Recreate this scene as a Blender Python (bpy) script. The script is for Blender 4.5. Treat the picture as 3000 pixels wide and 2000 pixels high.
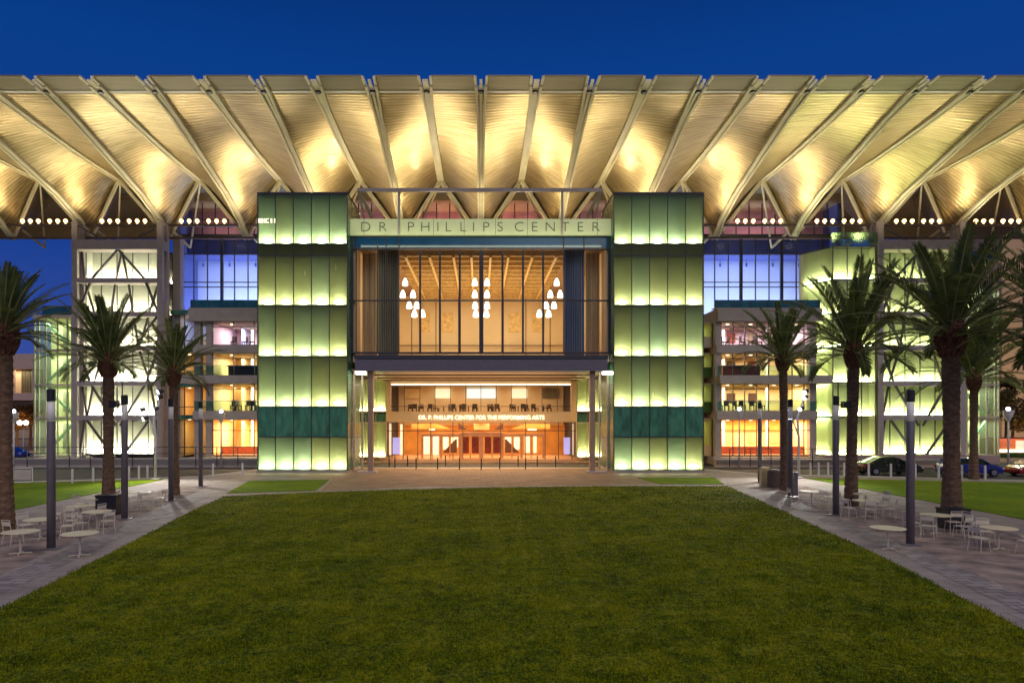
import bpy, math, random
import numpy as np
from mathutils import Vector, Matrix

random.seed(7)
R = math.radians
scene = bpy.context.scene
for o in list(bpy.data.objects):
    bpy.data.objects.remove(o)

# ------------------------------------------------------------------ camera
CAMZ = 4.5
F = 2000.0            # focal length in units of 1/3000 of the picture's width
cam_d = bpy.data.cameras.new('camera')
cam = bpy.data.objects.new('camera', cam_d)
scene.collection.objects.link(cam)
scene.camera = cam
cam.location = (0, 0, CAMZ)
cam.rotation_euler = (R(90), 0, 0)
cam_d.sensor_width = 36
cam_d.lens = 36 * F / 3000
cam_d.shift_x = 91 / 3000
cam_d.shift_y = 218 / 3000
cam_d.clip_end = 6000
cam_d.clip_start = 0.1

# ------------------------------------------------------------------ world, dusk
w = bpy.data.worlds.new('World')
scene.world = w
w.use_nodes = True
nt = w.node_tree
nt.nodes.clear()
wo = nt.nodes.new('ShaderNodeOutputWorld')
bg = nt.nodes.new('ShaderNodeBackground')
bg2 = nt.nodes.new('ShaderNodeBackground')
add = nt.nodes.new('ShaderNodeAddShader')
sky = nt.nodes.new('ShaderNodeTexSky')
sky.sky_type = 'NISHITA'
sky.sun_disc = False
sky.sun_elevation = R(-3)
sky.sun_rotation = R(200)
tc = nt.nodes.new('ShaderNodeTexCoord')
sep = nt.nodes.new('ShaderNodeSeparateXYZ')
rmp = nt.nodes.new('ShaderNodeValToRGB')
nt.links.new(tc.outputs['Generated'], sep.inputs[0])
nt.links.new(sep.outputs['Z'], rmp.inputs[0])
cr = rmp.color_ramp
cr.elements[0].position = 0.0
cr.elements[0].color = (0.050, 0.085, 0.35, 1)
cr.elements[1].position = 0.53
cr.elements[1].color = (0.0, 0.030, 0.185, 1)
e = cr.elements.new(0.22); e.color = (0.006, 0.046, 0.27, 1)
e = cr.elements.new(0.44); e.color = (0.0, 0.044, 0.245, 1)
nt.links.new(sky.outputs[0], bg.inputs[0])
bg.inputs[1].default_value = 0.05
nt.links.new(rmp.outputs[0], bg2.inputs[0])
bg2.inputs[1].default_value = 1.0
nt.links.new(bg.outputs[0], add.inputs[0])
nt.links.new(bg2.outputs[0], add.inputs[1])
nt.links.new(add.outputs[0], wo.inputs[0])

# the last light of the sky behind the camera: one very soft lamp
sd = bpy.data.lights.new('dusk_light', 'SUN')
sd.energy = 1.3
sd.angle = R(70)
sd.color = (1.0, 0.84, 0.68)
so = bpy.data.objects.new('dusk_light', sd)
scene.collection.objects.link(so)
so.rotation_euler = (R(42), R(6), R(8))

scene.view_settings.view_transform = 'Standard'
scene.view_settings.look = 'None'
scene.view_settings.exposure = 0.0
scene.view_settings.gamma = 1.0
scene.cycles.use_denoising = True
scene.cycles.max_bounces = 7
scene.cycles.diffuse_bounces = 5
scene.cycles.glossy_bounces = 3
scene.cycles.transmission_bounces = 4
scene.cycles.transparent_max_bounces = 12
scene.cycles.sample_clamp_indirect = 4.0
scene.cycles.caustics_reflective = False
scene.cycles.caustics_refractive = False
scene.cycles.use_light_tree = True

COL = scene.collection

def PX(x, D): return (x - 1409.0) * D / F
def PZ(y, D): return CAMZ + (1218.0 - y) * D / F
def GD(y, h=0.0): return F * (CAMZ - h) / (y - 1218.0)      # distance of a point at height h seen at row y

# ------------------------------------------------------------------ materials
MATS = {}
def newmat(name):
    m = bpy.data.materials.new(name)
    m.use_nodes = True
    MATS[name] = m
    return m, m.node_tree, m.node_tree.nodes['Principled BSDF']

def mat(name, col, rough=0.6, metal=0.0, noise=0.12, nscale=3.0, bump=0.0, bscale=40.0, stretch=(1, 1, 1), spec=None, col2=None):
    m, t, b = newmat(name)
    b.inputs['Roughness'].default_value = rough
    b.inputs['Metallic'].default_value = metal
    if spec is not None: b.inputs['Specular IOR Level'].default_value = spec
    geo = t.nodes.new('ShaderNodeNewGeometry')
    mp = t.nodes.new('ShaderNodeMapping'); mp.inputs['Scale'].default_value = stretch
    t.links.new(geo.outputs['Position'], mp.inputs[0])
    n = t.nodes.new('ShaderNodeTexNoise'); n.inputs['Scale'].default_value = nscale; n.inputs['Detail'].default_value = 6
    t.links.new(mp.outputs[0], n.inputs['Vector'])
    r = t.nodes.new('ShaderNodeValToRGB')
    c2 = col2 or col
    r.color_ramp.elements[0].position = 0.3; r.color_ramp.elements[1].position = 0.7
    r.color_ramp.elements[0].color = tuple(c * (1 - noise) for c in c2) + (1,)
    r.color_ramp.elements[1].color = tuple(min(1, c * (1 + noise)) for c in col) + (1,)
    t.links.new(n.outputs['Fac'], r.inputs[0])
    t.links.new(r.outputs[0], b.inputs['Base Color'])
    if bump:
        n2 = t.nodes.new('ShaderNodeTexNoise'); n2.inputs['Scale'].default_value = bscale; n2.inputs['Detail'].default_value = 4
        t.links.new(mp.outputs[0], n2.inputs['Vector'])
        bp = t.nodes.new('ShaderNodeBump'); bp.inputs['Strength'].default_value = bump; bp.inputs['Distance'].default_value = 0.05
        t.links.new(n2.outputs['Fac'], bp.inputs['Height'])
        t.links.new(bp.outputs[0], b.inputs['Normal'])
    return m

def emit(name, col, s):
    m, t, b = newmat(name)
    b.inputs['Base Color'].default_value = (0.8, 0.8, 0.8, 1)
    b.inputs['Emission Color'].default_value = col + (1,)
    b.inputs['Emission Strength'].default_value = s
    return m

def glass(name, tint, refl=0.12, rough=0.03, streak=0.0, solid=0.0, solidcol=(0.3, 0.4, 0.1)):
    """a thin glazed sheet: lets light straight through with its tint and mirrors a little; streak = dirt and frit of the pane"""
    m, t, b = newmat(name)
    out = t.nodes['Material Output']
    tr = t.nodes.new('ShaderNodeBsdfTransparent'); tr.inputs[0].default_value = tint + (1,)
    gl = t.nodes.new('ShaderNodeBsdfGlossy'); gl.inputs['Roughness'].default_value = rough
    gl.inputs['Color'].default_value = (0.9, 0.95, 1.0, 1)
    lw = t.nodes.new('ShaderNodeLayerWeight'); lw.inputs[0].default_value = refl
    mx = t.nodes.new('ShaderNodeMixShader')
    t.links.new(lw.outputs['Fresnel'], mx.inputs[0])
    t.links.new(tr.outputs[0], mx.inputs[1]); t.links.new(gl.outputs[0], mx.inputs[2])
    last = mx
    if streak or solid:
        geo = t.nodes.new('ShaderNodeNewGeometry')
        mp = t.nodes.new('ShaderNodeMapping'); mp.inputs['Scale'].default_value = (1.6, 1.0, 0.22)
        t.links.new(geo.outputs['Position'], mp.inputs[0])
        n = t.nodes.new('ShaderNodeTexNoise'); n.inputs['Scale'].default_value = 1.1; n.inputs['Detail'].default_value = 2
        t.links.new(mp.outputs[0], n.inputs['Vector'])
        if streak:
            r = t.nodes.new('ShaderNodeValToRGB')
            r.color_ramp.elements[0].position = 0.28; r.color_ramp.elements[1].position = 0.74
            r.color_ramp.elements[0].color = tuple(c * (1 - streak) for c in tint) + (1,)
            r.color_ramp.elements[1].color = tint + (1,)
            t.links.new(n.outputs['Fac'], r.inputs[0]); t.links.new(r.outputs[0], tr.inputs[0])
        if solid:
            df = t.nodes.new('ShaderNodeBsdfTranslucent'); df.inputs[0].default_value = solidcol + (1,)
            d2 = t.nodes.new('ShaderNodeBsdfDiffuse'); d2.inputs[0].default_value = solidcol + (1,)
            m2 = t.nodes.new('ShaderNodeMixShader'); m2.inputs[0].default_value = 0.35
            t.links.new(df.outputs[0], m2.inputs[1]); t.links.new(d2.outputs[0], m2.inputs[2])
            m3 = t.nodes.new('ShaderNodeMixShader'); m3.inputs[0].default_value = solid
            t.links.new(mx.outputs[0], m3.inputs[1]); t.links.new(m2.outputs[0], m3.inputs[2])
            last = m3
    t.links.new(last.outputs[0], out.inputs[0])
    return m

# soffit: brushed champagne metal panels, seams across the ribs
def soffit_mat():
    m, t, b = newmat('soffit_metal')
    geo = t.nodes.new('ShaderNodeNewGeometry')
    mp = t.nodes.new('ShaderNodeMapping'); mp.inputs['Scale'].default_value = (0.16, 2.0, 0.5)
    t.links.new(geo.outputs['Position'], mp.inputs[0])
    n = t.nodes.new('ShaderNodeTexNoise'); n.inputs['Scale'].default_value = 2.2; n.inputs['Detail'].default_value = 7; n.inputs['Roughness'].default_value = 0.65
    t.links.new(mp.outputs[0], n.inputs['Vector'])
    r = t.nodes.new('ShaderNodeValToRGB')
    r.color_ramp.elements[0].position = 0.33; r.color_ramp.elements[1].position = 0.68
    r.color_ramp.elements[0].color = (0.38, 0.285, 0.135, 1); r.color_ramp.elements[1].color = (0.70, 0.575, 0.32, 1)
    t.links.new(n.outputs['Fac'], r.inputs[0])
    # seams
    sx = t.nodes.new('ShaderNodeSeparateXYZ'); t.links.new(geo.outputs['Position'], sx.inputs[0])
    mu = t.nodes.new('ShaderNodeMath'); mu.operation = 'MULTIPLY'; mu.inputs[1].default_value = 1 / 0.36
    fr = t.nodes.new('ShaderNodeMath'); fr.operation = 'FRACT'
    t.links.new(sx.outputs['Y'], mu.inputs[0]); t.links.new(mu.outputs[0], fr.inputs[0])
    pp = t.nodes.new('ShaderNodeMath'); pp.operation = 'PINGPONG'; pp.inputs[1].default_value = 0.5
    t.links.new(fr.outputs[0], pp.inputs[0])
    lt = t.nodes.new('ShaderNodeMath'); lt.operation = 'LESS_THAN'; lt.inputs[1].default_value = 0.07
    t.links.new(pp.outputs[0], lt.inputs[0])
    mx = t.nodes.new('ShaderNodeMixRGB'); mx.blend_type = 'MULTIPLY'; mx.inputs[2].default_value = (0.50, 0.44, 0.38, 1)
    t.links.new(lt.outputs[0], mx.inputs[0]); t.links.new(r.outputs[0], mx.inputs[1])
    t.links.new(mx.outputs[0], b.inputs['Base Color'])
    b.inputs['Metallic'].default_value = 0.65
    b.inputs['Roughness'].default_value = 0.36
    bp = t.nodes.new('ShaderNodeBump'); bp.inputs['Strength'].default_value = 0.5; bp.inputs['Distance'].default_value = 0.06
    ad = t.nodes.new('ShaderNodeMath'); ad.operation = 'MULTIPLY_ADD'; ad.inputs[1].default_value = 0.7
    t.links.new(n.outputs['Fac'], ad.inputs[0]); t.links.new(pp.outputs[0], ad.inputs[2])
    t.links.new(ad.outputs[0], bp.inputs['Height']); t.links.new(bp.outputs[0], b.inputs['Normal'])
    return m
soffit_mat()

def paving_mat(name, c1, c2, mortar, sx, sy, offs=0.5, noise=0.25, msize=0.02):
    m, t, b = newmat(name)
    geo = t.nodes.new('ShaderNodeNewGeometry')
    br = t.nodes.new('ShaderNodeTexBrick')
    br.inputs['Scale'].default_value = 1.0
    br.inputs['Brick Width'].default_value = sx; br.inputs['Row Height'].default_value = sy
    br.inputs['Mortar Size'].default_value = msize
    br.offset = offs
    br.inputs['Color1'].default_value = c1 + (1,); br.inputs['Color2'].default_value = c2 + (1,); br.inputs['Mortar'].default_value = mortar + (1,)
    t.links.new(geo.outputs['Position'], br.inputs['Vector'])
    n = t.nodes.new('ShaderNodeTexNoise'); n.inputs['Scale'].default_value = 0.7; n.inputs['Detail'].default_value = 8
    t.links.new(geo.outputs['Position'], n.inputs['Vector'])
    r = t.nodes.new('ShaderNodeValToRGB')
    r.color_ramp.elements[0].position = 0.3; r.color_ramp.elements[1].position = 0.7
    r.color_ramp.elements[0].color = (1 - noise,) * 3 + (1,); r.color_ramp.elements[1].color = (1, 1, 1, 1)
    t.links.new(n.outputs['Fac'], r.inputs[0])
    mx = t.nodes.new('ShaderNodeMixRGB'); mx.blend_type = 'MULTIPLY'; mx.inputs[0].default_value = 1
    t.links.new(br.outputs['Color'], mx.inputs[1]); t.links.new(r.outputs[0], mx.inputs[2])
    t.links.new(mx.outputs[0], b.inputs['Base Color'])
    b.inputs['Roughness'].default_value = 0.7
    bp = t.nodes.new('ShaderNodeBump'); bp.inputs['Strength'].default_value = 0.4; bp.inputs['Distance'].default_value = 0.01; bp.invert = True
    t.links.new(br.outputs['Fac'], bp.inputs['Height']); t.links.new(bp.outputs[0], b.inputs['Normal'])
    return m

def grass_mat(name, stops, s1=0.35, s2=2.6, bump=0.6, wts=(0.40, 0.28, 0.32), s4=9.0, stripe=0.0):
    m, t, b = newmat(name)
    geo = t.nodes.new('ShaderNodeNewGeometry')
    n = t.nodes.new('ShaderNodeTexNoise'); n.inputs['Scale'].default_value = s1; n.inputs['Detail'].default_value = 9; n.inputs['Roughness'].default_value = 0.68
    t.links.new(geo.outputs['Position'], n.inputs['Vector'])
    n2 = t.nodes.new('ShaderNodeTexNoise'); n2.inputs['Scale'].default_value = s2; n2.inputs['Detail'].default_value = 6; n2.inputs['Roughness'].default_value = 0.7
    t.links.new(geo.outputs['Position'], n2.inputs['Vector'])
    mxv = t.nodes.new('ShaderNodeMath'); mxv.operation = 'ADD'
    m1 = t.nodes.new('ShaderNodeMath'); m1.operation = 'MULTIPLY'; m1.inputs[1].default_value = wts[0]
    n4 = t.nodes.new('ShaderNodeTexNoise'); n4.inputs['Scale'].default_value = s4; n4.inputs['Detail'].default_value = 4; n4.inputs['Roughness'].default_value = 0.8
    t.links.new(geo.outputs['Position'], n4.inputs['Vector'])
    m2 = t.nodes.new('ShaderNodeMath'); m2.operation = 'MULTIPLY_ADD'; m2.inputs[1].default_value = wts[1]
    m4 = t.nodes.new('ShaderNodeMath'); m4.operation = 'MULTIPLY'; m4.inputs[1].default_value = wts[2]
    t.links.new(n4.outputs['Fac'], m4.inputs[0]); t.links.new(m4.outputs[0], m2.inputs[2])
    t.links.new(n.outputs['Fac'], m1.inputs[0]); t.links.new(n2.outputs['Fac'], m2.inputs[0])
    t.links.new(m1.outputs[0], mxv.inputs[0]); t.links.new(m2.outputs[0], mxv.inputs[1])
    if stripe:      # mowing lines running towards the building
        sx = t.nodes.new('ShaderNodeSeparateXYZ'); t.links.new(geo.outputs['Position'], sx.inputs[0])
        ml = t.nodes.new('ShaderNodeMath'); ml.operation = 'MULTIPLY_ADD'; ml.inputs[1].default_value = 4.6; t.links.new(sx.outputs['X'], ml.inputs[0]); t.links.new(n.outputs['Fac'], ml.inputs[2])
        sn = t.nodes.new('ShaderNodeMath'); sn.operation = 'SINE'; t.links.new(ml.outputs[0], sn.inputs[0])
        s3 = t.nodes.new('ShaderNodeMath'); s3.operation = 'MULTIPLY_ADD'; s3.inputs[1].default_value = stripe; t.links.new(sn.outputs[0], s3.inputs[0]); t.links.new(mxv.outputs[0], s3.inputs[2])
        mxv = s3
    r = t.nodes.new('ShaderNodeValToRGB')
    r.color_ramp.elements[0].position = stops[0][0]; r.color_ramp.elements[0].color = stops[0][1] + (1,)
    r.color_ramp.elements[1].position = stops[-1][0]; r.color_ramp.elements[1].color = stops[-1][1] + (1,)
    for p, c in stops[1:-1]:
        e = r.color_ramp.elements.new(p); e.color = c + (1,)
    t.links.new(mxv.outputs[0], r.inputs[0])
    t.links.new(r.outputs[0], b.inputs['Base Color'])
    b.inputs['Roughness'].default_value = 0.85
    b.inputs['Specular IOR Level'].default_value = 0.15
    if bump:
        n3 = t.nodes.new('ShaderNodeTexNoise'); n3.inputs['Scale'].default_value = 14; n3.inputs['Detail'].default_value = 4
        t.links.new(geo.outputs['Position'], n3.inputs['Vector'])
        bp = t.nodes.new('ShaderNodeBump'); bp.inputs['Strength'].default_value = bump; bp.inputs['Distance'].default_value = 0.08
        t.links.new(n3.outputs['Fac'], bp.inputs['Height']); t.links.new(bp.outputs[0], b.inputs['Normal'])
    return m

LG = [(0.42, (0.014, 0.022, 0.001)), (0.47, (0.072, 0.112, 0.002)), (0.515, (0.145, 0.185, 0.002)), (0.575, (0.31, 0.29, 0.008))]
grass_mat('lawn_turf', LG, s4=14.0, wts=(0.20, 0.22, 0.58), stripe=0.005)
grass_mat('lawn_blades', [(p, tuple(c * 1.25 for c in col)) for p, col in LG], bump=0, s4=20.0, wts=(0.18, 0.20, 0.62), stripe=0.005)
grass_mat('side_turf', [(0.38, (0.08, 0.15, 0.003)), (0.5, (0.14, 0.24, 0.003)), (0.62, (0.28, 0.33, 0.005))])
mat('asphalt', (0.10, 0.095, 0.085), 0.8, noise=0.3, nscale=1.2, bump=0.3)
mat('kerb_concrete', (0.55, 0.53, 0.47), 0.8, noise=0.12, nscale=2)
paving_mat('cobble_paving', (0.27, 0.24, 0.215), (0.48, 0.43, 0.38), (0.14, 0.12, 0.11), 0.55, 0.30)
paving_mat('light_paving', (0.42, 0.36, 0.30), (0.49, 0.42, 0.36), (0.26, 0.23, 0.19), 1.2, 0.6, noise=0.35)
paving_mat('plaza_paving', (0.34, 0.22, 0.13), (0.46, 0.30, 0.18), (0.22, 0.14, 0.09), 0.8, 0.35, noise=0.35)
mat('decomposed_granite', (0.40, 0.31, 0.24), 0.9, noise=0.35, nscale=1.1, bump=0.5, bscale=25, col2=(0.20, 0.155, 0.14))
mat('steel_grey', (0.56, 0.49, 0.43), 0.5, noise=0.08)
mat('portal_steel', (0.38, 0.27, 0.18), 0.5, noise=0.08)
mat('truss_steel', (0.50, 0.43, 0.38), 0.5, noise=0.08)
mat('brace_steel', (0.11, 0.09, 0.075), 0.5, noise=0.06)
mat('steel_cream', (0.62, 0.55, 0.43), 0.45, noise=0.06)
mat('steel_white', (0.80, 0.77, 0.72), 0.4, noise=0.04)
mat('bronze_light', (0.42, 0.32, 0.20), 0.5, 0.2, noise=0.15)
mat('bronze', (0.17, 0.12, 0.075), 0.45, 0.3, noise=0.15)
mat('dark_frame', (0.045, 0.045, 0.055), 0.45, noise=0.1)
mat('rib_metal', (0.92, 0.84, 0.60), 0.5, 0.0, noise=0.10, nscale=1.5, stretch=(1, 0.3, 1))
mat('fascia_metal', (0.24, 0.21, 0.14), 0.55, 0.35, noise=0.12, nscale=0.8, stretch=(0.2, 4, 1))
mat('roof_grey', (0.35, 0.34, 0.32), 0.8)
mat('concrete_band', (0.50, 0.45, 0.38), 0.75, noise=0.08, nscale=1.5)
mat('plinth_stone', (0.45, 0.41, 0.36), 0.75, noise=0.12, nscale=1.0)
mat('plinth_pink', (0.46, 0.33, 0.28), 0.75, noise=0.1, nscale=1.0)
mat('wall_tan', (0.60, 0.47, 0.32), 0.75, noise=0.1, nscale=0.6)
mat('wall_blush', (0.50, 0.36, 0.30), 0.75, noise=0.12)
mat('green_back', (0.87, 0.86, 0.60), 0.8, noise=0.16, nscale=0.9, stretch=(1.3, 1, 0.3))
mat('pale_back', (0.84, 0.82, 0.64), 0.8, noise=0.10, nscale=0.5)
mat('lime_back', (0.78, 0.76, 0.46), 0.8, noise=0.14, nscale=0.5)
mat('spandrel_green', (0.06, 0.22, 0.13), 0.25, noise=0.4, nscale=1.6, stretch=(1.6, 1, 0.5), spec=0.6)
mat('teal_glass', (0.03, 0.16, 0.17), 0.15, noise=0.3, nscale=0.8, spec=0.8)
mat('sky_reflection_blue', (0.01, 0.09, 0.20), 0.12, noise=0.3, nscale=0.3, spec=0.8)
mat('canopy_slate', (0.13, 0.125, 0.165), 0.5, noise=0.06)
mat('wood_soffit', (0.42, 0.25, 0.12), 0.45, noise=0.25, nscale=0.9, stretch=(0.3, 3, 1))
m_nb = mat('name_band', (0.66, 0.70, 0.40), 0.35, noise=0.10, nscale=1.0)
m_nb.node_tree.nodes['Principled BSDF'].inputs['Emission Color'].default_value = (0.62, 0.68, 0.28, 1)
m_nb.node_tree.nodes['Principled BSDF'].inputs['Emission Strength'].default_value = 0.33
mat('dark_green_letter', (0.05, 0.11, 0.045), 0.5)
mat('orange_wall', (0.86, 0.40, 0.09), 0.6, noise=0.3, nscale=0.5)
mat('amber_wall', (0.90, 0.68, 0.34), 0.6, noise=0.15, nscale=0.4)
mat('cream_wall', (0.80, 0.66, 0.42), 0.6, noise=0.10, nscale=0.5)
mat('pink_wall', (0.78, 0.58, 0.62), 0.6, noise=0.1, nscale=0.4)
mat('rose_wall', (0.50, 0.28, 0.34), 0.6, noise=0.45, nscale=0.25)
mat('lavender_wall', (0.54, 0.62, 0.97), 0.6, noise=0.10, nscale=0.15)
mat('navy_ceiling', (0.10, 0.13, 0.42), 0.6, noise=0.2, nscale=0.2)
mat('white_paint', (0.78, 0.76, 0.72), 0.5, noise=0.05)
mat('beige_wall', (0.84, 0.69, 0.46), 0.6, noise=0.08, nscale=0.3)
mat('lobby_ceiling', (0.34, 0.22, 0.15), 0.5, noise=0.25, nscale=0.3)
mat('lobby_batten', (0.85, 0.62, 0.28), 0.45, noise=0.2)
mat('side_curtain', (0.16, 0.15, 0.10), 0.6, noise=0.3, nscale=1.0, stretch=(6, 1, 0.2))
mat('reflection_slat_blue', (0.10, 0.13, 0.22), 0.5, noise=0.3, nscale=1.0, stretch=(6, 1, 0.2))
mat('gold_curtain', (0.55, 0.42, 0.24), 0.5, noise=0.35, nscale=1.0, stretch=(5, 1, 0.1))
mat('red_door', (0.30, 0.055, 0.03), 0.4, noise=0.3, nscale=2)
mat('door_wood', (0.70, 0.38, 0.24), 0.5, noise=0.12, nscale=3)
mat('floor_warm', (0.62, 0.34, 0.18), 0.5, noise=0.12)
mat('poster_blue', (0.18, 0.24, 0.75), 0.5, noise=0.5, nscale=1.5)
mat('furniture_dark', (0.06, 0.035, 0.025), 0.6)
mat('furniture_red', (0.40, 0.10, 0.05), 0.6)
mat('stair_dark', (0.10, 0.045, 0.03), 0.6)
mat('black_metal', (0.02, 0.02, 0.024), 0.45)
mat('pole_grey', (0.20, 0.175, 0.19), 0.5, 0.2, noise=0.08)
mat('chair_white', (0.74, 0.67, 0.52), 0.45, noise=0.05)
mat('table_top', (0.86, 0.78, 0.50), 0.45, noise=0.05)
mat('bin_brown', (0.17, 0.12, 0.09), 0.6, noise=0.2, nscale=6)
mat('cabinet_beige', (0.55, 0.45, 0.22), 0.6)
mat('palm_trunk', (0.19, 0.115, 0.065), 0.95, noise=0.45, nscale=5, bump=1.0, bscale=9, stretch=(1, 1, 2.2))
mat('palm_boots', (0.17, 0.075, 0.04), 0.95, noise=0.5, nscale=6, bump=1.0, bscale=8)
mat('palm_stem', (0.34, 0.33, 0.13), 0.7, noise=0.2)
mat('bark', (0.09, 0.06, 0.035), 0.9, noise=0.3)
mat('hedge_leaf', (0.06, 0.14, 0.02), 0.8, noise=0.4, nscale=6)
mat('tyre', (0.012, 0.012, 0.012), 0.8)
mat('alloy', (0.45, 0.46, 0.48), 0.3, 0.8)
mat('car_glass', (0.015, 0.02, 0.025), 0.06, spec=0.9)
for n_, c_ in (('car_black', (0.012, 0.018, 0.016)), ('car_blue', (0.01, 0.02, 0.30)), ('car_red', (0.42, 0.01, 0.03))):
    m_ = mat(n_, c_, 0.25, 0.3, noise=0.03); m_.node_tree.nodes['Principled BSDF'].inputs['Coat Weight'].default_value = 1
mat('tail_red', (0.5, 0.01, 0.01), 0.3)
mat('head_lens', (0.7, 0.72, 0.75), 0.1, spec=0.8)
mat('brick_red', (0.42, 0.12, 0.05), 0.7, noise=0.2)
mat('dark_window', (0.03, 0.03, 0.04), 0.2, spec=0.6)
mat('tower_tan', (0.52, 0.36, 0.20), 0.8, noise=0.06, nscale=0.1)

def leaf_mat(name, c1, c2, trans=0.35):
    m, t, b = newmat(name)
    out = t.nodes['Material Output']
    geo = t.nodes.new('ShaderNodeNewGeometry')
    n = t.nodes.new('ShaderNodeTexNoise'); n.inputs['Scale'].default_value = 1.7; n.inputs['Detail'].default_value = 5
    t.links.new(geo.outputs['Position'], n.inputs['Vector'])
    r = t.nodes.new('ShaderNodeValToRGB')
    r.color_ramp.elements[0].position = 0.35; r.color_ramp.elements[1].position = 0.65
    r.color_ramp.elements[0].color = c1 + (1,); r.color_ramp.elements[1].color = c2 + (1,)
    t.links.new(n.outputs['Fac'], r.inputs[0]); t.links.new(r.outputs[0], b.inputs['Base Color'])
    b.inputs['Roughness'].default_value = 0.55
    tl = t.nodes.new('ShaderNodeBsdfTranslucent'); t.links.new(r.outputs[0], tl.inputs[0])
    mx = t.nodes.new('ShaderNodeMixShader'); mx.inputs[0].default_value = trans
    t.links.new(b.outputs[0], mx.inputs[1]); t.links.new(tl.outputs[0], mx.inputs[2]); t.links.new(mx.outputs[0], out.inputs[0])
leaf_mat('palm_leaf', (0.062, 0.105, 0.024), (0.200, 0.230, 0.060))
leaf_mat('tree_leaf', (0.07, 0.06, 0.012), (0.16, 0.12, 0.02))
leaf_mat('tree_leaf_orange_lit', (0.16, 0.07, 0.01), (0.32, 0.15, 0.02))  # orange street light put into the leaf colour

EM_G = emit('fixture_green_white', (1.0, 1.0, 0.76), 21)
emit('fixture_green_soft', (1.0, 1.0, 0.76), 16)
emit('fixture_green_strong', (1.0, 1.0, 0.78), 26)
emit('fixture_cream', (1.0, 0.96, 0.78), 78)
emit('fixture_lime', (1.0, 1.0, 0.72), 40)
emit('bulb_warm', (1.0, 0.62, 0.26), 4.0)
emit('pendant_glow', (1.0, 0.92, 0.76), 2.6)
emit('letter_glow', (1.0, 0.88, 0.62), 1.6)
emit('cove_glow', (1.0, 0.83, 0.52), 3.0)
emit('downlight_glow', (1.0, 0.9, 0.75), 12)
emit('small_lamp', (1.0, 0.85, 0.6), 2.2)
emit('lamp_white', (0.75, 0.85, 1.0), 14)
emit('lens_warm', (1.0, 0.80, 0.62), 0.06)
emit('screen_glow', (0.55, 0.80, 0.85), 0.9)
emit('panel_glow', (1.0, 0.86, 0.56), 0.75)
emit('poster_glow', (0.25, 0.33, 1.0), 0.75)
emit('sign_red', (1.0, 0.12, 0.04), 0.9)
glass('tower_glass', (0.76, 0.92, 0.72), 0.10, 0.05, streak=0.16, solid=0.36, solidcol=(0.48, 0.60, 0.38))
glass('tower_glass_olive', (0.79, 0.88, 0.62), 0.10, 0.05, streak=0.22, solid=0.36, solidcol=(0.50, 0.56, 0.28))
glass('tower_glass_cool', (0.72, 0.90, 0.76), 0.12, 0.05, streak=0.20, solid=0.36, solidcol=(0.40, 0.60, 0.42))
glass('tower_dim_glass', (0.45, 0.55, 0.28), 0.2, 0.05, solid=0.5, solidcol=(0.34, 0.40, 0.16))
glass('pale_glass', (0.95, 0.97, 0.90), 0.10, 0.05, streak=0.08, solid=0.22, solidcol=(0.75, 0.78, 0.60))
glass('lime_glass', (0.86, 0.97, 0.70), 0.10, 0.05, streak=0.12, solid=0.22, solidcol=(0.60, 0.74, 0.42))
glass('clear_glass', (0.93, 0.96, 0.95), 0.08, 0.02)
glass('blue_glass', (0.86, 0.90, 1.0), 0.10, 0.02)
glass('rail_glass', (0.70, 0.85, 0.80), 0.2, 0.03)
glass('green_clear', (0.74, 0.90, 0.68), 0.12, 0.03, solid=0.22, solidcol=(0.45, 0.62, 0.40))
M = MATS

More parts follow.
